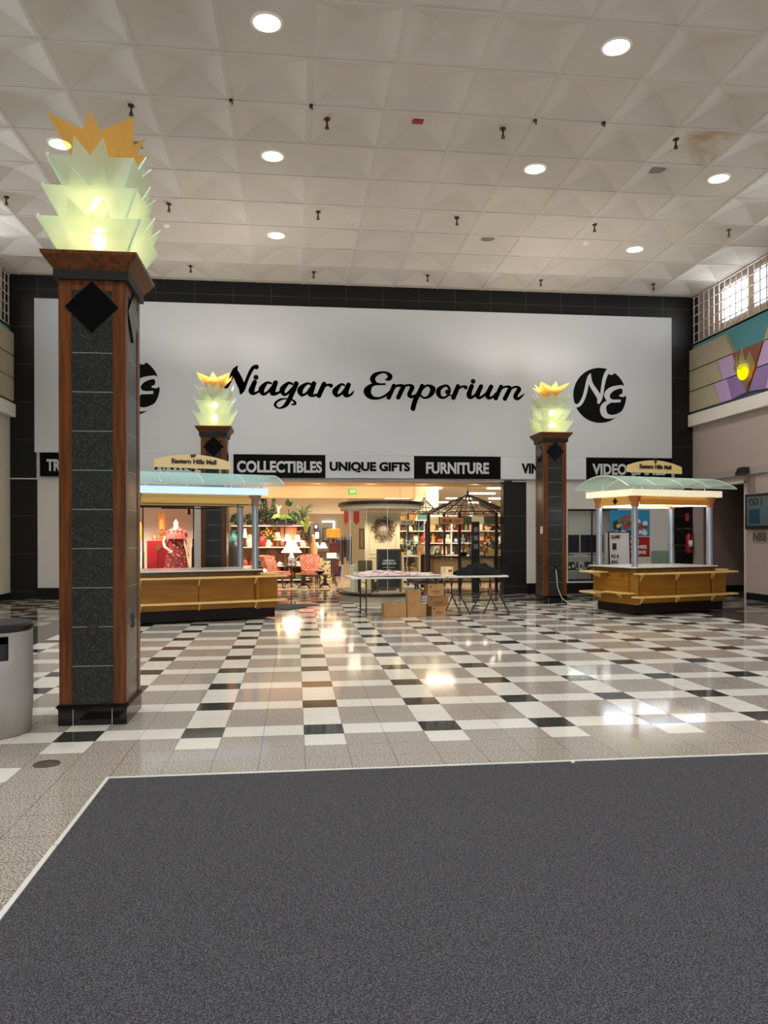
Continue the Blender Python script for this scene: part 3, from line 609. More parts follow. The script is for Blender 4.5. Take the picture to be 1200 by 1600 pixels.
# outlets on the columns
OUT = mat('black_outlet_plastic', (16, 15, 15), 0.35); SLOT = mat('outlet_slot', (32, 31, 30), 0.5)
def outlet(c, lab, side='y', w=0.075, h=0.12):
    t = thing('power_outlet', lab, 'power outlet', c, 0, 'power outlets on the columns')
    if side == 'y': L(MB().box(-w / 2, w / 2, -0.012, 0.0, -h / 2, h / 2), 'cover_plate', OUT, t, bevel=0.003); L(MB().box(-0.02, 0.02, -0.016, -0.012, 0.012, 0.042).box(-0.02, 0.02, -0.016, -0.012, -0.042, -0.012), 'socket', SLOT, t)
    else: L(MB().box(0.0, 0.012, -w / 2, w / 2, -h / 2, h / 2), 'cover_plate', OUT, t, bevel=0.003); L(MB().box(0.012, 0.016, -0.02, 0.02, 0.012, 0.042).box(0.012, 0.016, -0.02, 0.02, -0.042, -0.012), 'socket', SLOT, t)
outlet((-1.605, 6.685 - HD + 0.006, 0.765), 'black power outlet low on the front of the nearest column')
outlet((-1.605 + HW - 0.006, 6.685, 0.80), 'black power outlet on the kiosk-facing side of the nearest column', 'x')
outlet((5.655, 16.72 - HD + 0.006, 0.80), 'black power outlet with a plug on the column beside the right kiosk')
cp = (5.655, 16.72 - HD - 0.02, 0.78)
ct = thing('power_cable', 'pale power cable hanging from the right column outlet to the floor', 'cord', cp)
MB().tube([cp, (cp[0] + 0.01, cp[1] - 0.03, 0.62), (cp[0] + 0.03, cp[1] - 0.04, 0.35), (cp[0] + 0.12, cp[1] - 0.06, 0.12), (cp[0] + 0.26, cp[1] - 0.12, 0.012), (cp[0] + 0.5, cp[1] - 0.4, 0.008), (cp[0] + 0.62, cp[1] - 1.0, 0.008)], 0.008, 8).build('cable', mat('pale_cable', (206, 196, 180), 0.5), ct, smooth=True)
MB().cbox((cp[0], cp[1] - 0.005, 0.79), (0.05, 0.05, 0.07)).build('plug', OUT, ct)
pn = P(846, 829, 16.6); tag(MB().box(5.655 - HW - 0.006, 5.655 - HW, 16.50, 16.66, 1.53, 1.69).build('paper_notice', mat('pink_paper', (232, 196, 178), 0.7), loc=(5.655 - HW, 16.58, 1.61)), 'small pale pink paper notice on the side of the right column', 'notice')
# ------------------------------------------------------------------ kiosks
MAPLE = mat('golden_maple_laminate', (156, 108, 26), 0.4, spec=0.3, noise=(3, (138, 90, 20), 0.35, 0.65, (0.5, 0.5, 6)))
MAPLE2 = mat('pale_maple_edge', (228, 190, 120), 0.4); VAL = mat('maple_valance', (222, 176, 92), 0.45)
TOE = mat('dark_brown_toe_kick', (24, 16, 13), 0.5, spec=0.2); CTOP = mat('cream_counter_top', (226, 216, 198), 0.2); DKEDGE = mat('dark_counter_edge', (44, 30, 26), 0.35)
POST = mat('satin_aluminium_post', (160, 166, 174), 0.35, 0.6); CAPW = mat('orange_maple_capital', (176, 106, 52), 0.4)
CANOPY = frosted('green_canopy_glass', (212, 234, 226), 0.66, 0.4, 0.12); CANE = mat('canopy_metal_edge', (206, 214, 212), 0.3, 0.3)
EDGEG = clear_glass('green_edge_glass', (196, 220, 208), 0.1); LOCK = mat('dark_lock', (40, 34, 28), 0.4)
COOLTUBE = emit_mat('cool_tube_lamp', (206, 228, 255), 22.0)
DKRED = mat('dark_red_mark', (72, 24, 20), 0.5)
def kiosk(name, label, A, ang, bl, traycol, tray_emit, extra):
    t = thing(name, label, 'kiosk', (A[0], A[1], 0), ang, 'mall kiosks with curved glass canopies')
    K = lambda b, n, m, p=None, **k: b.build(n, m, p or t, local=True, **k)
    D = 1.17; W2 = 0.35
    K(MB().box(0.04, bl - 0.04, 0.05, D - 0.05, 0.03, 0.2).box(bl - 0.04, bl + W2 - 0.03, 0.1, 0.62, 0.03, 0.2), 'toe_kick', TOE)
    # body: frame panels
    bd = K(MB().box(0.0, bl, 0, D, 0.2, 0.845), 'body', MAPLE)
    K(MB().box(0.0, bl, -0.006, 0.0, 0.2, 0.225).box(bl / 2 - 0.005, bl / 2 + 0.005, -0.004, 0, 0.2, 0.86).box(0.085, 0.095, -0.004, 0, 0.2, 0.86).box(bl - 0.095, bl - 0.085, -0.004, 0, 0.2, 0.86), 'panel_seam', TOE, bd)
    for x in (0.03, bl - 0.03):
        for y in (-0.0, D): K(MB().cyl((x, y, 0.2), 0.045, 0.66, 14), 'corner_post', MAPLE)
    wg = K(MB().box(bl, bl + W2, 0.04, 0.62, 0.2, 0.80), 'end_cabinet', MAPLE)
    K(MB().box(bl - 0.0, bl + W2 + 0.03, 0.0, 0.65, 0.80, 0.825), 'end_cabinet_top', MAPLE2, wg)
    ct = MB().prism([(-0.10, 0.0), (-0.03, -0.07), (bl + 0.03, -0.07), (bl + 0.07, -0.02), (bl + 0.07, D + 0.05), (-0.10, D + 0.05)], 0.845, 0.884).build('counter_edge', DKEDGE, t, local=True)
    K(MB().prism([(-0.095, 0.0), (-0.028, -0.065), (bl + 0.028, -0.065), (bl + 0.065, -0.02), (bl + 0.065, D + 0.045), (-0.095, D + 0.045)], 0.884, 0.905), 'counter_top', CTOP)
    # two curved display shelves along the front on brackets
    for z, x0 in ((0.765, -0.05), (0.335, -0.1)):
        def bow(x): return -0.16 - 0.05 * sin(PI * (x - x0) / (bl + W2 + 0.12 - x0))
        n = 14; xs = [x0 + (bl + W2 + 0.12 - x0) * i / n for i in range(n + 1)]
        sh = K(MB().prism([(x, bow(x)) for x in xs] + [(bl + W2 + 0.12, 0.03), (bl, 0.0), (x0, 0.0)], z, z + 0.028), 'display_shelf', MAPLE2)
        for x in (0.1, bl / 2, bl - 0.08): K(MB().prism([(0.0, z), (-0.12, z), (0.0, z - 0.13)], x - 0.012, x + 0.012, axis='x'), 'bracket', MAPLE2, sh)
    # side towards -x: drop-front door and shelves
    dr = K(MB().box(-0.022, 0.0, 0.16, D - 0.22, 0.38, 0.80), 'side_door', MAPLE, bevel=0.004)
    for y in (0.33, 0.74): K(MB().box(-0.03, -0.022, y - 0.04, y + 0.04, 0.715, 0.735), 'lock', LOCK, dr)
    for z, y0, y1, ov in ((0.40, 0.0, 0.75, 0.2), (0.775, 0.72, 1.25, 0.42), (0.38, 0.72, 1.25, 0.42)):
        sh = K(MB().prism([(-0.0, y0), (-ov * 0.8, y0 + 0.03), (-ov, (y0 + y1) / 2), (-ov * 0.8, y1 - 0.03), (0.0, y1)], z, z + 0.026), 'side_shelf', MAPLE2)
        K(MB().prism([(-0.0, z), (-ov * 0.7, z), (0.0, z - 0.11)], (y0 + y1) / 2 - 0.012, (y0 + y1) / 2 + 0.012, axis='y'), 'bracket', MAPLE2, sh)
    # posts and capitals
    PX0, PX1, PY0, PY1 = 0.04, bl - 0.06, 0.06, D - 0.1
    for x in (PX0, PX1):
        for y in (PY0, PY1):
            K(MB().cyl((x, y, 0.905), 0.058, 1.14, 18), 'post', POST, smooth=True)
            K(MB().lathe([(0.07, 2.03), (0.075, 2.05), (0.07, 2.09), (0.085, 2.14), (0.115, 2.21), (0.12, 2.225)], (x, y, 0), 18), 'post_capital', CAPW if extra else mat('brown_capital', (140, 112, 100), 0.4), smooth=True)
    for y in (PY0 - 0.05, PY1 + 0.05): K(MB().box(PX0 + 0.08, PX1 - 0.08, y - 0.015, y + 0.015, 2.065, 2.17), 'valance', VAL if not extra else mat('amber_maple_valance', (222, 152, 48), 0.4))
    for y in (PY0, PY1): K(MB().box(PX0, PX1, y - 0.03, y + 0.03, 2.17, 2.225), 'long_beam', VAL)
    for x in (PX0, PX1):
        bm_ = K(MB().box(x - 0.03, x + 0.03, PY0 + 0.05, PY1 - 0.05, 2.06, 2.225), 'side_beam', VAL)
        s = -1 if x == PX0 else 1
        K(MB().prism([((PY0 + PY1) / 2, 2.075), ((PY0 + PY1) / 2 + 0.07, 2.14), ((PY0 + PY1) / 2, 2.21), ((PY0 + PY1) / 2 - 0.07, 2.14)], x + s * 0.03, x + s * 0.036, axis='x'), 'diamond_badge', TOE, bm_)
    K(MB().box(PX0 + 0.1, PX1 - 0.1, PY0 + 0.0, PY0 + 0.025, 2.05, 2.06).box(PX0 + 0.02, PX0 + 0.05, PY0 + 0.1, PY1 - 0.1, 2.04, 2.055).box(PX0 + 0.1, PX1 - 0.1, PY1 - 0.03, PY1, 2.045, 2.06), 'tube_lamp', COOLTUBE if extra else BLKW)
    K(MB().box(-0.14, bl + 0.14, -0.07, D + 0.08, 2.225, 2.345), 'light_tray', mat('light_tray_%d' % int(traycol[0]), traycol, 0.4, emit=tray_emit, ecol=traycol))
    # barrel canopy of curved glass on metal ribs
    x0, x1, y0, y1, ze, rise = -0.3, bl + 0.42, -0.16, D + 0.2, 2.405, 0.23
    arc = lambda u: (y0 + (y1 - y0) * u, ze + rise * (1 - (2 * u - 1) ** 2))
    N = 16; B = MB(); top = [arc(i / N) for i in range(N + 1)]
    poly = top + [(y, z - 0.012) for y, z in top[::-1]]
    nb = 4; 
    for k in range(nb):
        xa, xb = x0 + (x1 - x0) * k / nb + 0.006, x0 + (x1 - x0) * (k + 1) / nb - 0.006
        B = MB(); rows = [[(x, y, z) for y, z in top] for x in (xa, xb)]
        B.add(rows[0] + rows[1], [(i, i + 1, N + 2 + i, N + 1 + i) for i in range(N)])
        K(B, 'canopy_glass', CANOPY, smooth=True, fix=False)
    for k in range(nb + 1):
        x = x0 + (x1 - x0) * k / nb
        K(MB().tube([(x, y, z - 0.012) for y, z in top], 0.012, 8), 'canopy_rib', CANE, smooth=True)
    for y in (y0, y1): K(MB().box(x0, x1, y - 0.014, y + 0.014, ze - 0.024, ze + 0.004), 'canopy_edge', CANE)
    for x in (0.2, bl - 0.2):
        for y in (y0 + 0.2, y1 - 0.2): K(MB().tube([(x, y, 2.34), (x, y, ze + 0.09)], 0.012, 8), 'canopy_strut', CANE)
    # arched name board on two posts
    xm = bl / 2 + (0.0 if extra else 0.02); hw = 0.68; ym = D / 2
    for x in (xm - 0.5, xm + 0.5): K(MB().box(x - 0.02, x + 0.02, ym - 0.02, ym + 0.02, 2.6, 2.78), 'sign_post', POST)
    N = 16; up = [(xm - hw + 2 * hw * i / N, 2.845 + 0.115 * (1 - (2 * i / N - 1) ** 2)) for i in range(N + 1)]
    sb = K(MB().prism(up + [(xm + hw, 2.715), (xm - hw, 2.715)], ym - 0.055, ym - 0.02, axis='y'), 'sign_board', mat('maple_sign', (222, 190, 134), 0.4))
    text('lettering', 'Eastern Hills Mall', mat('dark_brown_lettering', (40, 26, 18), 0.5), sb, (xm + (0 if extra else 0.02), ym - 0.056, 2.832), 0.80, 0.085, bold=0.045, local=True)
    K(MB().prism([(xm - 0.05, 2.955), (xm + 0.06, 2.965), (xm + 0.03, 2.91), (xm - 0.04, 2.90)] if not extra else [(xm - 0.05, 2.985), (xm + 0.05, 2.985), (xm + 0.012, 2.89), (xm - 0.012, 2.89)], ym - 0.06, ym - 0.05, axis='y'), 'sign_mark', DKRED, sb)
    for x in (0.15, bl - 0.1, bl + W2 - 0.08):
        for y in (0.12, D - 0.12 if x < bl else 0.55): K(MB().lathe([(0.02, -0.015), (0.035, -0.012), (0.035, 0.012), (0.02, 0.015)], (x, y, 0.036), 12), 'caster', TOE)
    if extra:
        K(MB().box(bl - 0.55, bl + 0.1, D - 0.06, D - 0.05, 0.905, 1.17), 'glass_guard', EDGEG)
        for z in (1.28, 1.62):
            s = K(MB().prism([(bl - 0.1, D - 0.3), (bl + 0.42, D - 0.22), (bl + 0.42, D), (bl - 0.1, D - 0.02)], z, z + 0.012), 'glass_shelf', EDGEG)
            K(MB().prism([(bl + 0.0, z), (bl + 0.42, z), (bl + 0.0, z - 0.045)], D - 0.16, D - 0.14, axis='y'), 'shelf_arm', TOE, s)
    else:
        K(MB().box(bl * 0.25, bl * 0.72, D * 0.4, D * 0.44, 1.98, 2.0).box(bl * 0.46, bl * 0.48, D * 0.4, D * 0.42, 1.88, 1.98), 'track_lamp', BLKW)
    return t
aR = math.radians(17.0); kiosk('kiosk', 'golden maple mall kiosk with clear posts and wing shelves beside the right wall', (6.246, 13.704), aR, 1.95, (252, 240, 206), 0.42, True)
aL = math.radians(19.0); bL = 2.16; E_ = (-0.31, 14.15)
kiosk('kiosk', 'golden maple mall kiosk with glowing pale blue canopy tray behind the nearest column', (E_[0] - (bL + 0.35) * cos(aL), E_[1] - (bL + 0.35) * sin(aL)), aL, bL, (196, 224, 250), 0.6, False)
# ------------------------------------------------------------------ hall objects
# litter bin at the picture's left edge
GREYP = mat('grey_moulded_plastic', (150, 142, 136), 0.55); 
bx, by, br = -2.33, 6.25, 0.305
bn = thing('litter_bin', 'grey round litter bin with a black rim at the left edge', 'bin', (bx, by, 0))
def can(r_in, z0, z1, a0, a1, zc0, zc1, n=48):
    B = MB(); zs = [z0, 0.25, 0.5, zc0, (zc0 + zc1) / 2, zc1, z1]
    R = lambda z: r_in * (1.0 - 0.05 * (1 - min(1, z / 0.15)) - 0.03 * max(0, (z - 0.5)) )
    for k in range(len(zs) - 1):
        for i in range(n):
            a, c = 2 * PI * i / n, 2 * PI * (i + 1) / n; am = (a + c) / 2
            if zs[k] >= zc0 - 1e-6 and zs[k + 1] <= zc1 + 1e-6 and (a0 < am < a1): continue
            B.add([(bx + R(z) * cos(q), by + R(z) * sin(q), z) for z, q in ((zs[k], a), (zs[k], c), (zs[k + 1], c), (zs[k + 1], a))], [(0, 1, 2, 3)])
    return B
aop = math.radians(283); 
shell = can(br, 0.005, 0.80, aop - 0.62, aop + 0.62, 0.58, 0.76).build('shell', GREYP, bn, smooth=True, weld=True)
md = shell.modifiers.new('thickness', 'SOLIDIFY'); md.thickness = 0.012
MB().lathe([(br * 0.99, 0.785), (br * 1.03, 0.80), (br * 1.03, 0.83), (br * 0.98, 0.845), (br * 0.7, 0.85), (0.02, 0.852)], (bx, by, 0), 40).build('lid_rim', mat('black_rubber', (24, 24, 25), 0.35), bn, smooth=True)
MB().lathe([(br * 0.9, 0.02), (br * 0.9, 0.70), (br * 0.88, 0.70), (br * 0.6, 0.60)], (bx, by, 0), 32).build('liner', mat('black_bin_liner', (30, 29, 30), 0.5), bn)
MB().cbox((bx - 0.08, by - 0.12, 0.68), (0.16, 0.1, 0.14), 0.4, 0, 0.4).build('paper_waste', mat('brown_waste_paper', (150, 120, 92), 0.8), bn)
# floor box cover
d = PZ(73, 1194, 0); fb = thing('floor_socket', 'round brown metal floor socket cover in the granite floor', 'floor socket', (d.x, d.y, 0))
MB().lathe([(0.085, 0.0005), (0.083, 0.006), (0.065, 0.008), (0.065, 0.002)], (d.x, d.y, 0), 28).build('ring', mat('worn_brass', (96, 84, 70), 0.45, 0.6), fb)
MB().disc((d.x, d.y, 0.005), 0.065, 'z', 24).build('cover', mat('brown_metal', (78, 64, 54), 0.5, 0.4), fb)
# painter's tape on the floor
for k, (px, py, rz, ln, lab) in enumerate([(1086, 1037, -0.5, 0.28, 'longest strip of blue tape stuck on the tile floor before the right kiosk'), (996, 1007, 0.1, 0.16, 'short strip of blue tape on the tile floor left of the longest strip'), (1196, 1075, 0.1, 0.12, 'bit of blue tape on the tile floor at the right edge')]):
    p = PZ(px, py, 0); tag(MB().cbox((p.x, p.y, 0.002), (ln, 0.05, 0.002), rz).build('tape_strip', mat('blue_masking_tape', (92, 130, 196), 0.6), loc=(p.x, p.y, 0)), lab, 'tape', 'blue tape on the floor')
tag(MB().prism([(0.52, 16.86), (-0.5, 17.1), (-1.35, 16.0), (-0.1, 15.72)], 0.002, 0.012).build('floor_mat', mat('dark_green_grey_mat', (52, 54, 50), 0.9), loc=(-0.3, 16.4, 0)), 'dark floor mat lying behind the left kiosk by the shop entrance', 'mat')
p = PZ(895, 1192, 0.012); tag(MB().cbox((p.x, p.y, 0.018), (0.02, 0.014, 0.008), 0.4).build('paper_scrap', mat('white_paper', (240, 238, 232), 0.7), loc=(p.x, p.y, 0.014)), 'tiny white paper scrap on the far edge of the grey carpet', 'scrap')

# ------------------------------------------------------------------ folding tables
TTOP = mat('speckled_white_table_top', (226, 222, 214), 0.45); TLEG = mat('dark_grey_tube', (52, 52, 54), 0.35, 0.6)
ta = math.radians(5.5)
def TB(o, a): return lambda x, y, z: Vector((o[0] + x * cos(a) - y * sin(a), o[1] + x * sin(a) + y * cos(a), z))
t1 = thing('folding_table', 'long folding table with a patterned sheet, boxes stacked under its right end', 'table', (1.0, 14.05, 0), ta, 'folding tables before the shop')
LL = lambda b, n, m, p, **k: b.build(n, m, p, local=True, **k)
LL(MB().box(0, 1.81, 0, 0.76, 0.70, 0.735), 'table_top', TTOP, t1, bevel=0.01)
for x in (0.3, 1.62):
    for y in (0.08, 0.68): LL(MB().tube([(x, y, 0.70), (x, y, 0.0)], 0.014, 10), 'leg', TLEG, t1)
    LL(MB().tube([(x, 0.08, 0.1), (x, 0.68, 0.1)], 0.01, 8).tube([(x, 0.08, 0.62), (x, 0.68, 0.62)], 0.01, 8), 'leg_bar', TLEG, t1)
    LL(MB().tube([(x, 0.38, 0.32), (x + (0.5 if x < 1 else -0.5), 0.38, 0.69)], 0.009, 8), 'brace', TLEG, t1)
f1 = TB((1.0, 14.05), ta)
B = MB(); rng = random.Random(3); nx, ny = 24, 8; g = []
for j in range(ny + 1):
    for i in range(nx + 1):
        u, v = i / nx, j / ny; g.append(f1(0.16 + u * 1.56 + 0.03 * sin(7 * v), 0.05 + v * 0.66 + 0.02 * sin(5 * u), 0.744 + 0.012 * abs(sin(4 * u + 3 * v)) + 0.004 * rng.random() + 0.075 * v ** 3 * (0.7 + 0.3 * sin(5 * u))))
B.add(g, [(j * (nx + 1) + i, j * (nx + 1) + i + 1, (j + 1) * (nx + 1) + i + 1, (j + 1) * (nx + 1) + i) for j in range(ny) for i in range(nx)])
sh = B.build('printed_sheet', mat('rose_printed_cloth', (226, 214, 208), 0.8, noise=(9, (176, 120, 116), 0.45, 0.62)), loc=f1(1, 0.38, 0.735), smooth=True, fix=False); sh.modifiers.new('thickness', 'SOLIDIFY').thickness = 0.004
tag(sh, 'pale rose patterned sheet laid over the long folding table', 'cloth')
t2 = thing('folding_table', 'folding table with curved crossed legs carrying the black cloth heap', 'table', (2.84, 14.25, 0), ta, 'folding tables before the shop')
LL(MB().box(0, 1.20, 0, 0.76, 0.70, 0.735), 'table_top', TTOP, t2, bevel=0.01)
for x in (0.08, 0.86):
    for y, s in ((0.07, 1), (0.69, -1)):
        for q in (-1, 1):
            LL(MB().tube([(x + 0.1 + q * 0.12, y, 0.70), (x + 0.1 + q * 0.09, y + s * 0.02, 0.5), (x + 0.1 + q * 0.08, y, 0.36), (x + 0.1 + q * 0.2, y - s * 0.02, 0.12), (x + 0.1 + q * 0.27, y - s * 0.03, 0.0)], 0.013, 8), 'leg', TLEG, t2, smooth=True)
        LL(MB().tube([(x + 0.02, y, 0.38), (x + 0.18, y, 0.38)], 0.009, 8), 'leg_bar', TLEG, t2)
f2 = TB((2.84, 14.25), ta)
# heap of black cloth
B = MB(); rng = random.Random(5); nx, ny = 28, 14; g = []
for j in range(ny + 1):
    for i in range(nx + 1):
        u, v = 2 * i / nx - 1, 2 * j / ny - 1; r = math.hypot(u * (0.95 + 0.06 * sin(9 * v)), v); h = max(0.0, 1 - r ** 2.2)
        z = 0.737 + 0.25 * h ** 0.6 * (0.72 + 0.12 * sin(3.2 * u + 1.0) + 0.07 * sin(9 * u + 6 * v) + 0.06 * sin(17 * u - 5 * v + 1)) + 0.02 * h * rng.random()
        g.append(f2(0.68 + u * 0.46, 0.36 + v * 0.3, z))
B.add(g, [(j * (nx + 1) + i, j * (nx + 1) + i + 1, (j + 1) * (nx + 1) + i + 1, (j + 1) * (nx + 1) + i) for j in range(ny) for i in range(nx)])
cl = B.build('cloth_heap', mat('black_cloth', (10, 11, 14), 0.8, spec=0.2, noise=(8, (21, 23, 28), 0.4, 0.7)), loc=f2(0.68, 0.36, 0.735), smooth=True, fix=False)
tag(cl, 'heap of crumpled black cloth on the right folding table', 'cloth')
bxk = thing('card_box', 'small cream box with a red mark on the table left of the black cloth', 'box', f2(0.12, 0.5, 0.735), ta)
LL(MB().box(-0.1, 0.1, -0.08, 0.08, 0.0, 0.155), 'carton', mat('cream_card', (236, 222, 178), 0.6), bxk)
LL(MB().cbox((0.045, -0.0805, 0.08), (0.075, 0.003, 0.05)).cbox((-0.07, -0.0805, 0.09), (0.03, 0.003, 0.1), 0, 1), 'printed_mark', [mat('red_print', (206, 60, 54), 0.6), mat('yellow_print', (222, 180, 70), 0.6)], bxk)
# cardboard boxes under the table
CARD = mat('brown_cardboard', (178, 136, 86), 0.8, noise=(3, (166, 124, 76), 0.4, 0.6)); CARD2 = mat('darker_cardboard', (146, 104, 62), 0.8); TAPE = mat('packing_tape', (190, 156, 108), 0.35); PRN = mat('carton_print', (84, 56, 36), 0.8)
def carton(px0, px1, py0, py1, y, dep, lab, rz=0.09, m=CARD, opened=False, prn=False, seam=True):
    a, c = P(px0, py1, y), P(px1, py0, y); w, h = (c - a).x / cos(rz), c.z - a.z; z0 = max(0.0, a.z)
    t = thing('cardboard_box', lab, 'box', (a.x, y, z0), rz, 'cardboard boxes under the folding tables')
    if opened:
        k = 0.006; LL(MB().box(0, w, 0, k, 0, h).box(0, w, dep - k, dep, 0, h).box(0, k, 0, dep, 0, h).box(w - k, w, 0, dep, 0, h).box(0, w, 0, dep, 0, k), 'carton', m, t)
        for s in (0, 1): LL(MB().cbox((-0.05 if s == 0 else w + 0.05, dep / 2, h - 0.05), (0.006, dep * 0.95, 0.16), 0, 0, 0, 0.5 if s == 0 else -0.5), 'flap', CARD2, t)
    else:
        LL(MB().box(0, w, 0, dep, 0, h), 'carton', m, t, bevel=0.004)
        LL(MB().box(w / 2 - 0.025, w / 2 + 0.025, -0.001, dep + 0.001, h, h + 0.001).box(w / 2 - 0.003, w / 2 + 0.003, -0.002, 0, 0 if seam else h * 0.8, h), 'tape', TAPE if not seam else CARD2, t)
    if prn: LL(MB().box(w * 0.25, w * 0.75, -0.003, 0, h * 0.40, h * 0.46).box(w * 0.3, w * 0.7, -0.003, 0, h * 0.25, h * 0.29).cbox((w * 0.16, -0.0015, h * 0.78), (0.03, 0.003, 0.03)), 'carton_print', PRN, t)
    return t
carton(600.5, 635.5, 944, 965.5, 14.0, 0.32, 'wide low cardboard box on the floor, left of the front pair', 0.06, opened=False, seam=False)
carton(636.5, 666.5, 943.5, 964.5, 14.06, 0.32, 'low cardboard box on the floor, right of the front pair', 0.06, seam=False)
carton(637, 658, 922, 943.5, 14.10, 0.2, 'upright cardboard box standing on the right box of the front pair', 0.06)
carton(675, 697, 948.5, 964, 14.12, 0.34, 'small printed cardboard box at the floor under the right stack', 0.10, prn=True)
carton(669, 701, 932.5, 948, 14.14, 0.34, 'printed cardboard box in the middle of the right stack', 0.10, m=CARD2, prn=True)
carton(669, 694, 912.5, 932, 14.16, 0.34, 'printed cardboard box on top of the right stack', 0.08, prn=True)
a = P(658, 943.5, 14.2)
for k in range(6):
    tag(MB().cbox((a.x + 0.06, 14.28, a.z + 0.015 + k * 0.026), (0.12, 0.2, 0.022), 0.1 * (k % 2)).build('magazine', mat(['white_magazine', 'grey_magazine'][k % 2], [(214, 206, 200), (150, 140, 140)][k % 2], 0.5), loc=(a.x + 0.06, 14.28, a.z + k * 0.026)),
        'magazine in the small pile between the cardboard boxes, %s from the bottom' % ORD[k], 'magazine', 'magazines piled on the cardboard box')
# dark seat pushed behind the table
st = P(662, 918, 15.3); s_ = thing('stool', 'black padded stool behind the long folding table', 'stool', (st.x, 15.3, 0))
MB().lathe([(0.05, 0.52), (0.28, 0.56), (0.33, 0.60), (0.30, 0.64), (0.1, 0.65)], (st.x, 15.3, 0), 24).build('seat', mat('black_vinyl_seat', (24, 23, 24), 0.4), s_, smooth=True)
for k in range(4):
    a = PI / 4 + k * PI / 2; MB().tube([(st.x + 0.2 * cos(a), 15.3 + 0.2 * sin(a), 0.54), (st.x + 0.26 * cos(a), 15.3 + 0.26 * sin(a), 0)], 0.014, 8).build('leg', TLEG, s_)

# ------------------------------------------------------------------ right wall fittings
def sconce(sgn, X, lab):
    yc = 16.70; f = lambda d: X - sgn * d
    t = thing('wall_sconce', lab, 'wall lamp', (f(0.1), yc, 4.75), 0)
    cop = mat('copper_plate', (150, 86, 60), 0.3, 0.5)
    MB().prism([(yc - 0.62, 5.79), (yc + 0.62, 5.79), (yc, 4.75)], f(0.10), f(0.12), axis='x').build('back_plate', cop, t)
    o = f(0.34); yw = 0.42
    B = MB(); tip = (f(0.14), yc, 4.80)
    for pts in ([(o, yc, 5.42), (f(0.2), yc + yw, 5.40), tip], [(o, yc, 5.42), tip, (f(0.2), yc - yw, 5.40)]): B.add(pts, [(0, 1, 2)])
    for y0, y1, yt, zt in ((-0.42, -0.18, -0.30, 5.66), (-0.2, 0.02, -0.1, 5.78), (0.0, 0.2, 0.1, 5.78), (0.18, 0.42, 0.30, 5.66)):
        g = lambda y: f(0.2) + (o - f(0.2)) * (1 - abs(y) / yw)
        B.add([(g(y0), yc + y0, 5.38), (g(y1), yc + y1, 5.38), (g(yt), yc + yt, zt)], [(0, 1, 2)])
    B.build('glass_shade', frosted('grey_green_sconce_glass', (186, 196, 150), 0.4, 0.6), t, fix=False)
    MB().ball((f(0.21), yc, 5.25), 0.085, 12, 8, 0, (0.9, 2.5, 2.5)).build('bulb', emit_mat('yellow_bulb', (255, 214, 0), 1.6), t, smooth=True)
sconce(1, XR, 'V-shaped copper wall sconce with a glowing yellow lamp high on the right wall')
def rwall(name, lab, cat, y0, y1, z0, z1, m, th=0.05):
    return tag(MB().box(XR - th, XR, min(y0, y1), max(y0, y1), z0, z1).build(name, m, loc=(XR, (y0 + y1) / 2, z0)), lab, cat)
tv = thing('display_case', 'dark glazed wall display case on the right wall beside the doorway', 'display case', (XR, 16.0, 1.62))
MB().box(XR - 0.06, XR, 15.0, 16.88, 1.62, 2.42).build('case', mat('black_case', (22, 20, 20), 0.4), tv)
MB().box(XR - 0.064, XR - 0.06, 15.08, 16.80, 1.70, 2.36).build('glass_front', mat('dark_glass', (86, 100, 98), 0.15), tv)
MB().box(XR - 0.066, XR - 0.064, 16.30, 16.72, 1.74, 2.08).build('blue_picture', mat('deep_blue_print', (28, 62, 84), 0.2), tv)
text('lettering', 'I GO', mat('painted_reflection_lettering', (14, 16, 16), 0.4), tv, (XR - 0.067, 16.47, 2.24), 0.50, 0.17, right=(0, 1, 0), bold=0.02, depth=0.002)  # backward black letters drawn in place of a reflection in the glass
np_ = thing('notice_plate', 'grey notice plate lettered NBB under the dark display case', 'sign', (XR, 16.2, 1.3))
MB().box(XR - 0.02, XR, 15.6, 16.66, 1.33, 1.58).build('plate', mat('grey_plate', (150, 136, 132), 0.6), np_)
text('lettering', 'NBB', mat('dark_plate_lettering', (60, 52, 54), 0.6), np_, (XR - 0.021, 16.36, 1.45), 0.5, 0.19, right=(0, -1, 0), bold=0.03, depth=0.002)
rwall('conduit_rail', 'grey metal rail running along the right wall above the doorway', 'rail', 12.0, 19.2, 2.88, 3.03, mat('grey_rail', (158, 154, 152), 0.4), 0.06)
pj = thing('flood_lamp', 'black angled flood lamp on the grey rail of the right wall', 'lamp', (XR - 0.06, 16.85, 2.96))
MB().prism([(16.66, 2.92), (17.0, 2.87), (16.98, 2.93), (16.88, 3.04), (16.7, 3.05)], XR - 0.24, XR - 0.07, axis='x').build('housing', mat('black_housing', (26, 25, 25), 0.4), pj)
MB().box(XR - 0.025, XR, 16.58, 16.84, 2.48, 2.88).build('mount_plate', mat('taupe_plate', (140, 124, 120), 0.6), pj)
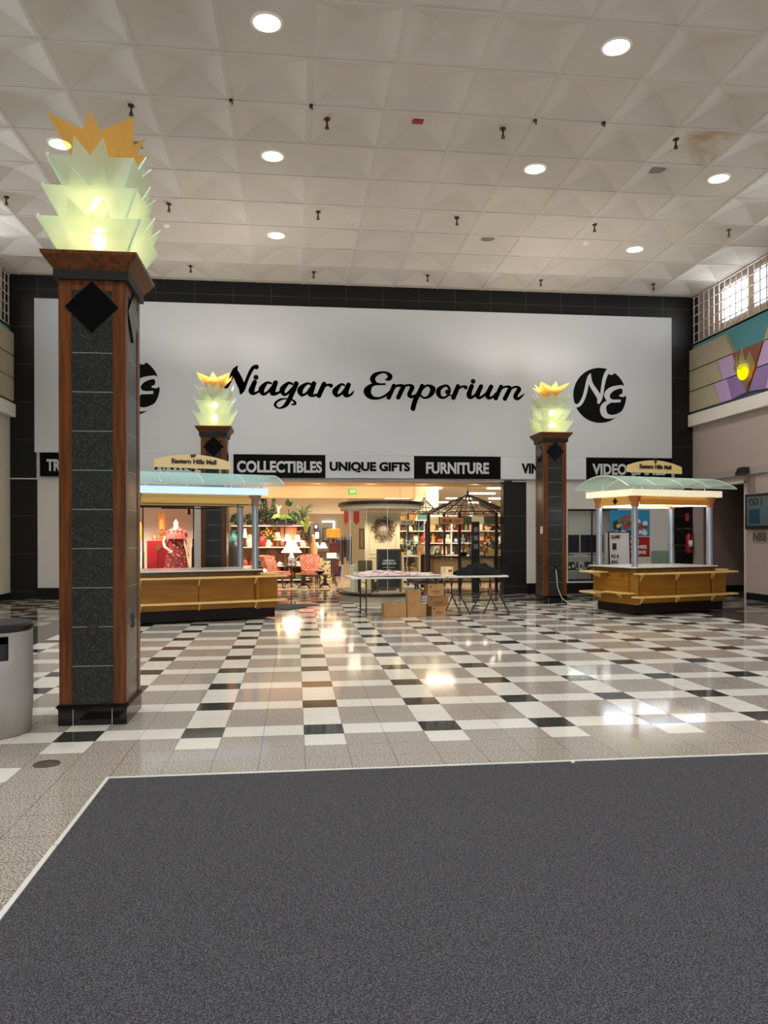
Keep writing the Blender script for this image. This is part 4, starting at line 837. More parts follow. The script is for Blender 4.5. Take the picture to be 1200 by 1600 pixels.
# fire extinguisher on the granite corner
fx, fy = 10.23, YB - 0.13; fe = thing('fire_extinguisher', 'red fire extinguisher hanging at the back wall corner right of the right kiosk', 'fire extinguisher', (fx, fy, 1.02))
MB().lathe([(0.075, 1.02), (0.085, 1.04), (0.085, 1.44), (0.06, 1.50), (0.03, 1.53)], (fx, fy, 0), 20).build('cylinder', mat('red_enamel', (150, 26, 26), 0.3), fe, smooth=True)
MB().cyl((fx, fy, 1.53), 0.025, 0.05, 10).cbox((fx, fy - 0.03, 1.6), (0.03, 0.16, 0.02)).cbox((fx, fy - 0.03, 1.57), (0.03, 0.14, 0.015), 0, 0, 0.3).build('valve_handle', mat('black_valve', (20, 20, 20), 0.4), fe)
MB().tube([(fx, fy - 0.03, 1.56), (fx + 0.1, fy - 0.05, 1.5), (fx + 0.11, fy - 0.04, 1.3), (fx + 0.1, fy - 0.03, 1.12)], 0.012, 8).build('hose', mat('black_valve'), fe, smooth=True)
MB().box(fx - 0.05, fx + 0.05, fy - 0.087, fy - 0.082, 1.2, 1.35).build('paper_label', mat('white_paper'), fe)
MB().box(fx - 0.03, fx + 0.03, fy + 0.08, YB, 1.2, 1.45).build('wall_bracket', mat('black_valve'), fe)
tag(MB().box(10.2, 10.3, YB - 0.004, YB, 1.86, 2.06).build('extinguisher_sign', mat('red_sign', (170, 60, 56), 0.5), loc=(10.25, YB, 1.86)), 'small red sign on the back wall above the fire extinguisher', 'sign')

# games poster on the white wall
q0, q1 = P(953, 797, YB), P(1015, 869.5, YB)
po = thing('poster', 'blue and red poster lettered TIME GAMES SYSTEMS behind the right kiosk', 'poster', ((q0.x + q1.x) / 2, YB, q1.z))
zm = P(980, 839, YB).z
MB().box(q0.x, q1.x, YB - 0.010, YB - 0.002, zm + 0.015, q0.z).build('blue_field', mat('poster_blue', (40, 140, 186), 0.5), po)
MB().box(q0.x, q1.x, YB - 0.010, YB - 0.002, q1.z, zm).build('red_field', mat('poster_red', (168, 22, 30), 0.5), po)
MB().box(q0.x, q1.x, YB - 0.009, YB - 0.002, zm, zm + 0.015).build('white_line', mat('white_paper'), po)
rng = random.Random(11); B = MB(); cols = [mat('poster_brown', (104, 70, 48), 0.5), mat('poster_dark', (44, 40, 52), 0.5), mat('poster_sand', (210, 178, 130), 0.5), mat('poster_brick', (176, 56, 48), 0.5), mat('poster_olive', (96, 124, 66), 0.5), mat('poster_white', (226, 224, 220), 0.5)]
for k in range(60):
    u = rng.random(); v = rng.random() * (0.55 + 0.3 * sin(PI * u)); r = 0.03 + 0.05 * rng.random()
    B.disc((q0.x + 0.1 + u * (q1.x - q0.x - 0.22), YB - 0.0105 - k * 1e-5, zm + 0.08 + v * (q0.z - zm - 0.2)), r, 'y', 7 + k % 5, rng.randrange(6))
B.build('coloured_shapes', cols, po, fix=False)
wl = mat('white_lettering', (236, 232, 228), 0.5)
for w, py, cx, tw in (('TIME', 846, 988, 0.36), ('GAMES', 854.5, 998, 0.44), ('SYSTEMS', 863, 993, 0.58)):
    c = P(cx, py, YB - 0.0115); text('lettering', w, wl, po, c, tw, 0.095, bold=0.04, depth=0.002)
# ------------------------------------------------------------------ dress window (left of the entrance)
DRESS = mat('red_floral_dress', (120, 22, 34), 0.8, noise=(16, (206, 132, 120), 0.55, 0.66)); RUFF = mat('coral_ruffle', (222, 70, 62), 0.8); SKIN = mat('mannequin_skin', (206, 170, 140), 0.5)
m0 = P(275, 836, 20.3); mx, my, mb = m0.x, 20.3, 0.3
mq = thing('mannequin', 'headless mannequin in a red floral dress with a coral ruffled collar', 'mannequin', (mx, my, mb))
zt = P(275, 815, 20.3).z            # neck top
sk = lambda prof, n=28, amp=0.0, kf=9: [[(mx + r * (1 + amp * sin(kf * 2 * PI * i / n)) * cos(2 * PI * i / n), my + r * 0.72 * (1 + amp * sin(kf * 2 * PI * i / n)) * sin(2 * PI * i / n), z) for i in range(n)] for r, z in prof]
sh = zt - 0.22
MB().loft(sk([(0.33, 0.42), (0.29, 0.7), (0.235, sh - 0.55), (0.185, sh - 0.36), (0.19, sh - 0.22), (0.215, sh - 0.08), (0.19, sh + 0.0), (0.07, sh + 0.06)], amp=0.05)).build('dress', DRESS, mq, smooth=True)
MB().loft(sk([(0.07, sh + 0.07), (0.13, sh + 0.03), (0.20, sh - 0.04), (0.25, sh - 0.14), (0.275, sh - 0.22), (0.255, sh - 0.22), (0.19, sh - 0.06)], amp=0.06, kf=11), caps=False).build('ruffle_collar', RUFF, mq, smooth=True)
MB().lathe([(0.11, sh + 0.0), (0.062, sh + 0.08), (0.058, zt), (0.02, zt + 0.015), (0.012, zt + 0.06), (0.02, zt + 0.065)], (mx, my, 0), 16).build('neck', SKIN, mq, smooth=True)
def arm(pts, rs, hd):
    B = MB().tube(pts, rs, 10); e = Vector(pts[-1]); d = Vector(hd).normalized(); s = d.cross(Vector((0, 1, 0))).normalized()
    B.ball(e + d * 0.03, 0.034, 10, 6, 0, (0.9, 0.6, 1.1))
    for k in range(4):
        f0 = e + d * 0.05 + s * (k - 1.5) * 0.017; B.tube([f0, f0 + d * (0.04 + 0.006 * (1.5 - abs(k - 1.5))), f0 + d * 0.075 + Vector((0, -0.012, 0))], [0.009, 0.008, 0.006], 6)
    f0 = e + d * 0.02 + s * -0.03; B.tube([f0, f0 + d * 0.03 - s * 0.02, f0 + d * 0.055 - s * 0.022], [0.01, 0.009, 0.006], 6)
    return B
arm([(mx - 0.21, my, sh - 0.05), (mx - 0.30, my - 0.02, sh - 0.30), (mx - 0.27, my - 0.12, sh - 0.42), (mx - 0.17, my - 0.17, sh - 0.50)], [0.05, 0.042, 0.036, 0.028], (0.8, -0.3, -0.5)).build('arm', SKIN, mq, smooth=True)
arm([(mx + 0.21, my, sh - 0.05), (mx + 0.27, my + 0.0, sh - 0.3), (mx + 0.30, my - 0.03, sh - 0.45), (mx + 0.315, my - 0.07, sh - 0.6)], [0.05, 0.042, 0.036, 0.028], (0.05, -0.2, -1)).build('arm', SKIN, mq, smooth=True)
for s in (-1, 1): MB().ball((mx + s * 0.215, my, sh - 0.11), 0.075, 14, 8, 0, (1, 1, 1.4)).build('sleeve', DRESS, mq)
MB().cyl((mx, my, 0.3), 0.16, 0.015, 20).cyl((mx, my, 0.3), 0.012, 0.5, 10).build('stand', mat('black_stand', (24, 24, 24), 0.4), mq)
REDC = mat('red_lacquer_cabinet', (138, 18, 28), 0.35); BRS = mat('old_brass', (130, 96, 50), 0.4, 0.7)
ca, cb = P(233, 845, 20.9), P(262, 845, 20.9)
rc = thing('cabinet', 'red lacquer cabinet behind the mannequin in the dress window', 'cabinet', ((ca.x + cb.x) / 2, 20.8, 0.3))
MB().box(ca.x, cb.x + 0.12, 20.6, 21.1, 0.3, ca.z).build('body', REDC, rc)
xm = (ca.x + cb.x + 0.12) / 2
for s in (0, 1):
    d = MB().box(ca.x + 0.03 if s == 0 else xm + 0.01, xm - 0.01 if s == 0 else cb.x + 0.09, 20.585, 20.6, 0.4, ca.z - 0.06).build('door', REDC, rc, bevel=0.005)
    MB().lathe([(0.055, -0.004), (0.055, 0.0)], (0, 0, 0), 16)
MB().cbox((xm, 20.58, ca.z - 0.18), (0.12, 0.012, 0.14), 0, 0, 0, PI / 4).build('clasp', BRS, rc)
AMB = mat('amber_glass_lamp', (236, 140, 62), 0.3, emit=0.5, ecol=(236, 130, 50), noise=(26, (196, 84, 30), 0.45, 0.6))
def table_lamp(px, pyb, pyt, y, lab, shade_r, m, base_r=0.06, col_m=None, rt=0.9):
    b_ = P(px, pyb, y); tz = P(px, pyt, y).z; h = tz - b_.z
    t = thing('table_lamp', lab, 'lamp', (b_.x, y, b_.z))
    cm = col_m or mat('amber_ceramic', (190, 92, 40), 0.3)
    MB().lathe([(base_r, 0), (base_r * 1.1, h * 0.06), (base_r * 0.5, h * 0.15), (base_r * 0.95, h * 0.27), (base_r * 0.3, h * 0.38), (0.012, h * 0.42), (0.012, h * 0.6)], (b_.x, y, b_.z), 18).build('base', cm, t, smooth=True)
    MB().lathe([(shade_r, h * 0.42), (shade_r * rt, h * 0.97), (shade_r * rt * 0.8, h)], (b_.x, y, b_.z), 22).build('shade', m, t, smooth=True); return t
table_lamp(253, 844, 803, 20.85, 'tall amber lamp with a patterned cylinder shade on the red cabinet', 0.085, AMB, 0.075, None, 1.0)
b_ = P(242.5, 844, 20.85); tag(MB().lathe([(0.07, 0), (0.055, 0.08), (0.022, 0.15), (0.035, 0.19), (0.03, 0.2)], (b_.x, 20.8, b_.z), 18).build('amber_bottle', mat('amber_ceramic'), loc=(b_.x, 20.8, b_.z), smooth=True), 'small amber lamp base beside the tall amber lamp on the red cabinet', 'lamp base')
table_lamp(216, 862, 816, 20.5, 'small glowing amber lamp at the left end of the dress window', 0.10, AMB, 0.05)
b_ = P(216.5, 895, 20.5); ds = thing('display_stand', 'white display stand with a red box at the left end of the dress window', 'stand', (b_.x, 20.5, 0.3))
MB().box(b_.x - 0.12, b_.x + 0.1, 20.4, 20.75, 0.3, P(216, 862, 20.4).z).build('shelf_body', mat('pale_green_shelf', (206, 216, 200), 0.5), ds)
tag(MB().box(b_.x - 0.08, b_.x + 0.05, 20.36, 20.4, 0.95, 1.2).build('red_case', REDC, loc=(b_.x, 20.38, 0.95)), 'dark red flat case leaning on the white stand in the dress window', 'case')
b_ = P(303, 888, 20.6); t = thing('mirror_stand', 'black framed narrow mirror standing at the right end of the dress window', 'mirror', (b_.x, 20.6, 0.3))
MB().box(b_.x - 0.06, b_.x + 0.06, 20.6, 20.64, 0.3, 1.2).box(b_.x - 0.04, b_.x + 0.04, 20.6, 20.63, 1.2, 1.42).build('frame', mat('black_frame', (22, 22, 23), 0.3), t); MB().box(b_.x - 0.025, b_.x + 0.025, 20.594, 20.6, 0.4, 1.38).build('mirror_face', mat('mirror_face', (220, 222, 224), 0.05, 1.0), t)
tag(MB().box(b_.x - 0.17, b_.x + 0.14, 21.385, 21.4, 1.47, 1.66).build('wall_note', mat('pale_rose_paper', (238, 196, 178), 0.7), loc=(b_.x, 21.39, 1.5)), 'pale rose paper on the wall of the dress window above the narrow mirror', 'notice')
SHL = dict(shape='RECTANGLE')
for x in (-4.4, -3.7, -3.0): lamp('dress_window_lamp', 'SPOT', (x, 19.9, 2.28), 130, (1.0, 0.86, 0.72), spot_size=2.6, spot_blend=0.7, shadow_soft_size=0.03)

# ------------------------------------------------------------------ games window (right)
gm = [('left', 7.03, 7.62), ('right', 7.68, 8.3)]
for nm, a, c in gm:
    t = thing('television', 'dark flat television, %s of the pair in the window behind the right kiosk' % nm, 'television', ((a + c) / 2, 20.2, 0.95), 0, 'televisions in the games window')
    MB().box(a, c, 20.2, 20.26, 1.02, 1.50).build('bezel', mat('black_bezel', (18, 18, 20), 0.35), t); MB().box(a + 0.02, c - 0.02, 20.194, 20.2, 1.05, 1.48).build('screen', mat('dark_navy_screen', (22, 32, 52), 0.1), t)
    MB().box((a + c) / 2 - 0.12, (a + c) / 2 + 0.12, 20.15, 20.3, 0.95, 0.97).box((a + c) / 2 - 0.02, (a + c) / 2 + 0.02, 20.22, 20.25, 0.97, 1.02).build('stand', mat('black_bezel'), t)
ts = thing('media_shelf', 'pale shelf carrying the televisions in the games window', 'shelf', (7.7, 20.25, 0.02))
MB().box(6.9, 8.7, 20.05, 20.5, 0.90, 0.95).box(6.9, 8.7, 20.05, 20.5, 0.52, 0.55).box(6.9, 8.7, 20.1, 20.5, 0.02, 0.06).box(6.9, 6.95, 20.05, 20.5, 0.02, 0.95).box(8.65, 8.7, 20.05, 20.5, 0.02, 0.95).build('rack', mat('pale_shelf_board', (200, 196, 186), 0.5), ts)
GC = {'red': (168, 48, 44), 'grey': (120, 120, 122), 'black': (32, 32, 34), 'white': (220, 218, 214), 'brown': (110, 76, 50), 'cream': (226, 208, 170), 'amber': (214, 140, 60), 'green': (70, 110, 66), 'blue': (70, 98, 150), 'pink': (214, 150, 146), 'gold': (196, 158, 80), 'teal': (70, 130, 130), 'rust': (160, 80, 46), 'ivory': (236, 228, 206), 'plum': (92, 52, 74)}
def cm(c): return mat('glazed_' + c, GC[c], 0.4)
rng = random.Random(21)
x = 6.98; k = 0
while x < 8.55:
    w = rng.choice((0.1, 0.14, 0.18)); h = rng.choice((0.1, 0.16, 0.22)); c = rng.choice(('black', 'grey', 'red', 'white', 'black'))
    tag(MB().cbox((x + w / 2, 20.2, 0.55 + h / 2), (w - 0.015, 0.2, h)).cbox((x + w / 2, 20.098, 0.55 + h / 2), (w * 0.5, 0.006, h * 0.4), 0, 1).build('game_box', [cm(c), cm('white' if c != 'white' else 'red')], loc=(x + w / 2, 20.2, 0.55)), '%s game case on the shelf under the televisions, %s from the left' % (c, ORD[k]), 'game case', 'game cases under the televisions'); x += w; k += 1
b_ = P(897, 890, 20.0); x0 = 7.02
tag(MB().box(6.98, 7.12, 19.75, 19.79, 0.45, 1.62).build('wood_panel', mat('carved_brown_board', (112, 76, 44), 0.6, noise=(12, (70, 46, 26), 0.4, 0.6)), loc=(7.05, 19.77, 0.45)), 'narrow brown carved board standing inside the games window', 'board')
# sandwich board in front of the games window
b_ = P(968, 900, 18.4); sx = b_.x; sbd = thing('sandwich_board', 'white sandwich board lettered GAME and ING behind the right kiosk', 'sign', (sx, 18.45, 0))
zt = P(968, 831, 18.3).z
MB().cbox((sx, 18.4, zt / 2), (0.56, 0.03, zt), 0, 0, -0.06).cbox((sx, 18.62, zt / 2), (0.56, 0.03, zt), 0, 0, 0.06).build('board', mat('white_board', (214, 212, 208), 0.6), sbd)
MB().cbox((sx - 0.27, 18.38, zt / 2), (0.025, 0.04, zt), 0, 0, -0.06).cbox((sx + 0.27, 18.38, zt / 2), (0.025, 0.04, zt), 0, 0, -0.06).cbox((sx, 18.45, zt - 0.01), (0.58, 0.05, 0.025)).build('frame', mat('black_frame'), sbd)
for w, z, tw, hh, o in (('GAME', zt - 0.12, 0.24, 0.09, -0.1), ('RG &', zt - 0.60, 0.2, 0.085, -0.12), ('ING', zt - 0.74, 0.16, 0.085, -0.14)): text('lettering', w, mat('black_lettering', (26, 26, 28), 0.5), sbd, (sx + o, 18.372 + (zt - z - 0.7) * -0.05, z), tw, hh, bold=0.03, depth=0.004)
MB().cbox((sx - 0.14, 18.372, zt - 0.36), (0.1, 0.01, 0.16)).build('print_mark', mat('dark_red_mark'), sbd)

# ------------------------------------------------------------------ glazed bay in front of the shop
bc = Vector((2.03, 18.05)); rx, ry = 0.93, 1.12
ring = lambda s, a0=-1.0, a1=1.0, n=20: [(bc.x + rx * s * sin(PI / 2 * (a0 + (a1 - a0) * i / n)), bc.y + 0.1 - (ry * s) * cos(PI / 2 * (a0 + (a1 - a0) * i / n))) for i in range(n + 1)]
bay = thing('display_bay', 'curved glass display bay with a dark roof rim beside the shop entrance', 'display bay', (bc.x, bc.y, 0))
back = [(bc.x + rx, bc.y + 1.0), (bc.x - rx, bc.y + 1.0)]
MB().prism(ring(1.04) + [(bc.x + rx * 1.04, bc.y + 1.04), (bc.x - rx * 1.04, bc.y + 1.04)], 0, 0.14).build('base', mat('pale_stone_base', (186, 178, 156), 0.4), bay)
MB().prism(ring(1.10) + [(bc.x + rx * 1.1, bc.y + 1.1), (bc.x - rx * 1.1, bc.y + 1.1)], 0.14, 0.20).build('base_cap', mat('dark_bronze_frame'), bay)
MB().prism(ring(1.0) + back, 0.2, 0.22).build('deck', mat('shop_carpet_taupe', (150, 136, 116), 0.9), bay)
MB().prism(ring(1.0) + back, 2.10, 2.20).build('fascia', mat('cream_fascia', (214, 200, 172), 0.6), bay)
MB().prism(ring(1.05) + [(bc.x + rx * 1.05, bc.y + 1.05), (bc.x - rx * 1.05, bc.y + 1.05)], 2.20, 2.27).build('roof_rim', mat('dark_bronze_frame'), bay)
r_ = ring(0.98, n=6)
for k in range(6):
    p, q = r_[k], r_[k + 1]; MB().add([(p[0], p[1], 0.22), (q[0], q[1], 0.22), (q[0], q[1], 2.10), (p[0], p[1], 2.10)], [(0, 1, 2, 3)]).build('glass_pane', GLASS, bay, fix=False)
    if k: MB().box(p[0] - 0.005, p[0] + 0.005, p[1] - 0.005, p[1] + 0.005, 0.2, 2.10).build('glazing_bar', mat('steel_bar', (170, 168, 160), 0.3, 0.6), bay)
PY_ = 18.05
q0, q1 = P(570, 801, PY_), P(625, 801, PY_)
dp = thing('door_panel', 'cream panelled door leaning in the curved bay behind the wreath', 'door', ((q0.x + q1.x) / 2, PY_, 0.22))
MB().box(q0.x, q1.x, PY_, PY_ + 0.05, 0.22, q0.z).build('leaf', mat('cream_painted_wood', (228, 206, 168), 0.5), dp, bevel=0.004)
B = MB(); zz = [(q0.z - 0.1, q0.z - 0.98), (q0.z - 1.05, 0.4)]
for z1, z0 in zz:
    for x0, x1, y0, y1 in ((q0.x + 0.1, q1.x - 0.1, z1 - 0.012, z1), (q0.x + 0.1, q1.x - 0.1, z0, z0 + 0.012), (q0.x + 0.1, q0.x + 0.112, z0, z1), (q1.x - 0.112, q1.x - 0.1, z0, z1)): B.box(x0, x1, PY_ - 0.006, PY_, y0, y1)
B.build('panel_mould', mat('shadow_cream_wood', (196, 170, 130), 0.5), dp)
w0 = P(599, 826, PY_ - 0.05); wr = thing('wreath', 'round dried-flower wreath hanging on the cream door', 'wreath', (w0.x, PY_ - 0.01, w0.z))
rng = random.Random(9); B = MB(); TW = [mat('dried_taupe', (150, 116, 92), 0.9), mat('dried_rose', (176, 136, 108), 0.9), mat('dried_brown', (104, 78, 58), 0.9)]
for k in range(420):
    a = rng.random() * 2 * PI; r = 0.185 + rng.gauss(0, 0.036); c = Vector((w0.x + r * cos(a), PY_ - 0.02 - 0.05 * rng.random(), w0.z + r * sin(a)))
    d = Vector((cos(a + rng.gauss(0, 0.8)), -0.4 * rng.random(), sin(a + rng.gauss(0, 0.8)))).normalized() * (0.035 + 0.03 * rng.random()); s = d.cross(Vector((rng.random() - .5, 1, rng.random() - .5))).normalized() * 0.016
    B.add([c, c + d * 0.5 + s, c + d, c + d * 0.5 - s], [(0, 1, 2, 3)], rng.randrange(3))
B.build('dried_leaves', TW, wr, fix=False)
B = MB(); pts = [(w0.x + 0.185 * cos(a), PY_ - 0.03, w0.z + 0.185 * sin(a)) for a in [2 * PI * i / 24 for i in range(25)]]; B.tube(pts, 0.035, 8).build('hoop', TW[2], wr, smooth=True)
MB().lathe([(0.005, -0.055), (0.04, -0.045), (0.068, -0.01), (0.07, 0.0)], (0, 0, 0), 12)
B = MB()
for k in range(40):
    a = k * 2.4; r = 0.011 * math.sqrt(k); B.ball((w0.x + r * cos(a), PY_ - 0.075 + r * 0.3, w0.z + r * sin(a)), 0.016, 6, 4)
B.build('pale_flower', mat('pale_dried_flower', (232, 206, 188), 0.8), wr, smooth=True)
# signboard, chair in the bay
SYD = 17.35; a, c = P(588.5, 858, SYD), P(627, 858, SYD)
sb = thing('signboard', 'wood framed black signboard with small white lettering in the curved bay', 'sign', ((a.x + c.x) / 2, SYD, 0.22))
zb = 0.30; WF = mat('walnut_frame', (92, 66, 44), 0.5)
MB().box(a.x + 0.03, c.x - 0.03, SYD, SYD + 0.03, zb, a.z - 0.03).build('black_panel', mat('chalk_black', (26, 27, 29), 0.5), sb)
for x0, x1, z0, z1 in ((a.x, a.x + 0.04, 0.22, a.z), (c.x - 0.04, c.x, 0.22, a.z), (a.x + 0.04, c.x - 0.04, a.z - 0.04, a.z), (a.x + 0.04, c.x - 0.04, zb, zb + 0.04)): MB().box(x0, x1, SYD - 0.01, SYD + 0.035, z0, z1).build('frame_rail', WF, sb)
xm = (a.x + c.x) / 2
text('lettering', 'NIAGARA', wl, sb, (xm, SYD - 0.002, P(608, 876, SYD).z), 0.26, 0.05, bold=0.01, depth=0.003); text('lettering', 'EMPORIUM', wl, sb, (xm, SYD - 0.002, P(608, 880.5, SYD).z), 0.31, 0.05, bold=0.01, depth=0.003)
MB().box(xm - 0.14, xm + 0.14, SYD - 0.003, SYD, P(608, 886.5, SYD).z - 0.004, P(608, 886.5, SYD).z + 0.004).disc((xm, SYD - 0.003, P(608, 893, SYD).z), 0.05, 'y', 24).build('printed_mark', wl, sb, fix=False)
chy = 17.55; a, c = P(560.5, 880, chy), P(583, 880, chy)
chr_ = thing('dining_chair', 'dark brown upholstered chair in the left of the curved bay', 'chair', ((a.x + c.x) / 2, chy, 0.22))
BRF = mat('olive_brown_upholstery', (92, 76, 50), 0.8); DW = mat('dark_turned_wood', (46, 30, 22), 0.35)
MB().box(a.x, c.x, chy + 0.16, chy + 0.21, 0.6, P(570, 876, chy).z).build('backrest', BRF, chr_, bevel=0.012); MB().box(a.x - 0.01, c.x + 0.01, chy - 0.22, chy + 0.2, 0.56, 0.64).build('seat', BRF, chr_, bevel=0.02)
for x in (a.x + 0.01, c.x - 0.01):
    for y in (chy - 0.19, chy + 0.18): MB().tube([(x, y, 0.56), (x, y, 0.22)], [0.02, 0.014], 8).build('leg', DW, chr_)
b_ = P(553, 880, 17.6); tag(MB().box(b_.x - 0.07, b_.x + 0.08, 17.5, 17.7, 0.22, P(553, 883, 17.6).z).build('pale_pedestal', mat('pale_pedestal_paint', (206, 198, 170), 0.6), loc=(b_.x, 17.6, 0.22)), 'pale narrow pedestal left of the brown chair in the curved bay', 'pedestal')
for x in (1.5, 2.5): lamp('bay_lamp', 'SPOT', (x, 17.5, 2.07), 55, (1.0, 0.86, 0.66), spot_size=2.4, spot_blend=0.7, shadow_soft_size=0.03)

# ------------------------------------------------------------------ seating group in the entrance
PINK = mat('dusty_pink_tufted_cloth', (186, 118, 98), 0.7, noise=(7, (156, 88, 70), 0.4, 0.65))
def armchair(px, pyb, pyt, wpx, y, rz, lab):
    b_ = P(px, pyb, y); b_.z = 0; w = wpx / FPX * y; H = P(px, pyt, y).z
    t = thing('armchair', lab, 'armchair', (b_.x, y, 0), rz, 'pink tufted armchairs at the shop entrance')
    B = MB(); n, m_ = 24, 16; g = []
    for side in (0, 1):
        for j in range(m_ + 1):
            for i in range(n + 1):
                u, v = i / n * 2 - 1, j / m_; wx = w / 2 * (0.92 + 0.10 * v) * u; zz = 0.44 + (H - 0.44 + 0.03 * (1 - u * u)) * v
                d = 0.045 * abs(sin(PI * (i / n * 5 + j / m_ * 4))) * abs(sin(PI * (i / n * 5 - j / m_ * 4))) + 0.03 if side == 0 else 0
                g.append((wx, 0.26 + 0.16 * v + 0.09 * u * u * -1 - d + (0.1 if side else 0), zz))
    k = n + 1; K = k * (m_ + 1); fs = [(j * k + i, j * k + i + 1, (j + 1) * k + i + 1, (j + 1) * k + i) for j in range(m_) for i in range(n)]; fs += [tuple(K + q for q in f[::-1]) for f in fs]
    for i in range(n): fs += [(i, K + i, K + i + 1, i + 1), (m_ * k + i, m_ * k + i + 1, K + m_ * k + i + 1, K + m_ * k + i)]
    for j in range(m_): fs += [(j * k, (j + 1) * k, K + (j + 1) * k, K + j * k), (j * k + n, K + j * k + n, K + (j + 1) * k + n, (j + 1) * k + n)]
    LL(B.add(g, fs), 'tufted_back', PINK, t, smooth=True)
    LL(MB().box(-w * 0.46, w * 0.46, -0.3, 0.24, 0.30, 0.46), 'seat', PINK, t, bevel=0.05, smooth=True)
    LL(MB().box(-w * 0.46, w * 0.46, -0.29, 0.26, 0.26, 0.30), 'seat_rail', DW, t)
    for s in (-1, 1):
        LL(MB().tube([(s * w * 0.42, -0.27, 0.28), (s * w * 0.47, -0.31, 0.18), (s * w * 0.43, -0.29, 0.07), (s * w * 0.46, -0.34, 0.0)], [0.035, 0.028, 0.018, 0.022], 8), 'leg', DW, t, smooth=True)
        LL(MB().tube([(s * w * 0.40, 0.24, 0.28), (s * w * 0.42, 0.30, 0.1), (s * w * 0.43, 0.36, 0.0)], [0.03, 0.022, 0.018], 8), 'leg', DW, t, smooth=True)
armchair(434, 917, 869, 36, 22.6, 1.15, 'pink tufted armchair turned sideways, nearest the left kiosk')
armchair(485, 908, 868, 30, 23.6, 0.05, 'pink tufted armchair facing forward behind the coffee table')
DKT = mat('dark_mahogany_top', (52, 34, 26), 0.15)
cty = 22.3; a, c = P(464, 898, cty), P(519, 898, cty); xm = (a.x + c.x) / 2
ctb = thing('coffee_table', 'low dark oval coffee table on two pedestals before the pink armchairs', 'table', (xm, cty, 0))
MB().lathe([(0.96, 0), (1.0, 0.012), (0.97, 0.03)], (xm, cty, a.z - 0.02), 36, 0, (c.x - a.x) / 2, 0.32).build('table_top', DKT, ctb, smooth=True)
for s in (-1, 1):
    px_ = xm + s * 0.3; MB().lathe([(0.05, 0.06), (0.035, 0.12), (0.06, 0.2), (0.03, 0.27), (0.07, a.z - 0.02)], (px_, cty, 0), 14).build('pedestal', DW, ctb, smooth=True)
    for k in range(4):
        q = PI / 4 + k * PI / 2; MB().tube([(px_ + 0.03 * cos(q), cty + 0.03 * sin(q), 0.12), (px_ + 0.13 * cos(q), cty + 0.13 * sin(q), 0.08), (px_ + 0.22 * cos(q), cty + 0.22 * sin(q), 0.012)], [0.03, 0.022, 0.014], 8).build('foot', DW, ctb, smooth=True)
b_ = P(500, 897, cty); tag(MB().lathe([(0.05, 0.0), (0.12, 0.05), (0.15, 0.09), (0.14, 0.09), (0.1, 0.045), (0.02, 0.02)], (b_.x, cty, a.z + 0.011), 20).build('bowl', mat('dark_bowl', (42, 34, 30), 0.4), loc=(b_.x, cty, a.z + 0.011), smooth=True), 'dark bowl on the oval coffee table', 'bowl')
ety = 23.0; a = P(455, 884, ety); et = thing('end_table', 'small round dark table under the large white lamp', 'table', (a.x, ety, 0))
MB().lathe([(0.22, a.z - 0.03), (0.24, a.z - 0.015), (0.23, a.z)], (a.x, ety, 0), 24).build('table_top', DKT, et); MB().lathe([(0.03, 0.1), (0.045, 0.3), (0.025, 0.45), (0.04, a.z - 0.03)], (a.x, ety, 0), 12).build('pedestal', DW, et, smooth=True)
for k in range(3): q = 0.5 + k * 2.094; MB().tube([(a.x, ety, 0.16), (a.x + 0.14 * cos(q), ety + 0.14 * sin(q), 0.1), (a.x + 0.24 * cos(q), ety + 0.24 * sin(q), 0.012)], [0.026, 0.02, 0.014], 8).build('foot', DW, et, smooth=True)
WSH = mat('glowing_white_shade', (255, 246, 226), 0.7, emit=4.0, ecol=(255, 240, 210)); YSH = mat('glowing_yellow_shade', (255, 226, 160), 0.7, emit=2.6, ecol=(255, 214, 130)); OSH = mat('glowing_cream_shade', (255, 232, 186), 0.7, emit=2.6, ecol=(255, 220, 160))
def bell_lamp(px, pyb, pyt, y, wpx, m, lab, bm, frac=0.5):
    b_ = P(px, pyb, y); h = P(px, pyt, y).z - b_.z; r = wpx / FPX * y / 2
    t = thing('table_lamp', lab, 'lamp', (b_.x, y, b_.z))
    MB().lathe([(r * 0.35, 0), (r * 0.36, h * 0.03), (r * 0.16, h * 0.07), (r * 0.32, h * 0.2), (r * 0.34, h * 0.3), (r * 0.1, h * (frac - 0.02)), (0.012, h * frac + 0.03)], (b_.x, y, b_.z), 18).build('base', bm, t, smooth=True)
    MB().lathe([(r, h * frac), (r * 0.62, h * (frac + (1 - frac) * 0.4)), (r * 0.4, h * 0.97), (r * 0.38, h)], (b_.x, y, b_.z), 22).build('shade', m, t, smooth=True); return t
bell_lamp(455.5, 884, 844, ety, 32, WSH, 'largest white bell-shaded lamp with a blue patterned vase base on the round table', mat('blue_white_porcelain', (196, 200, 206), 0.25, noise=(30, (90, 100, 130), 0.5, 0.6)), 0.52)
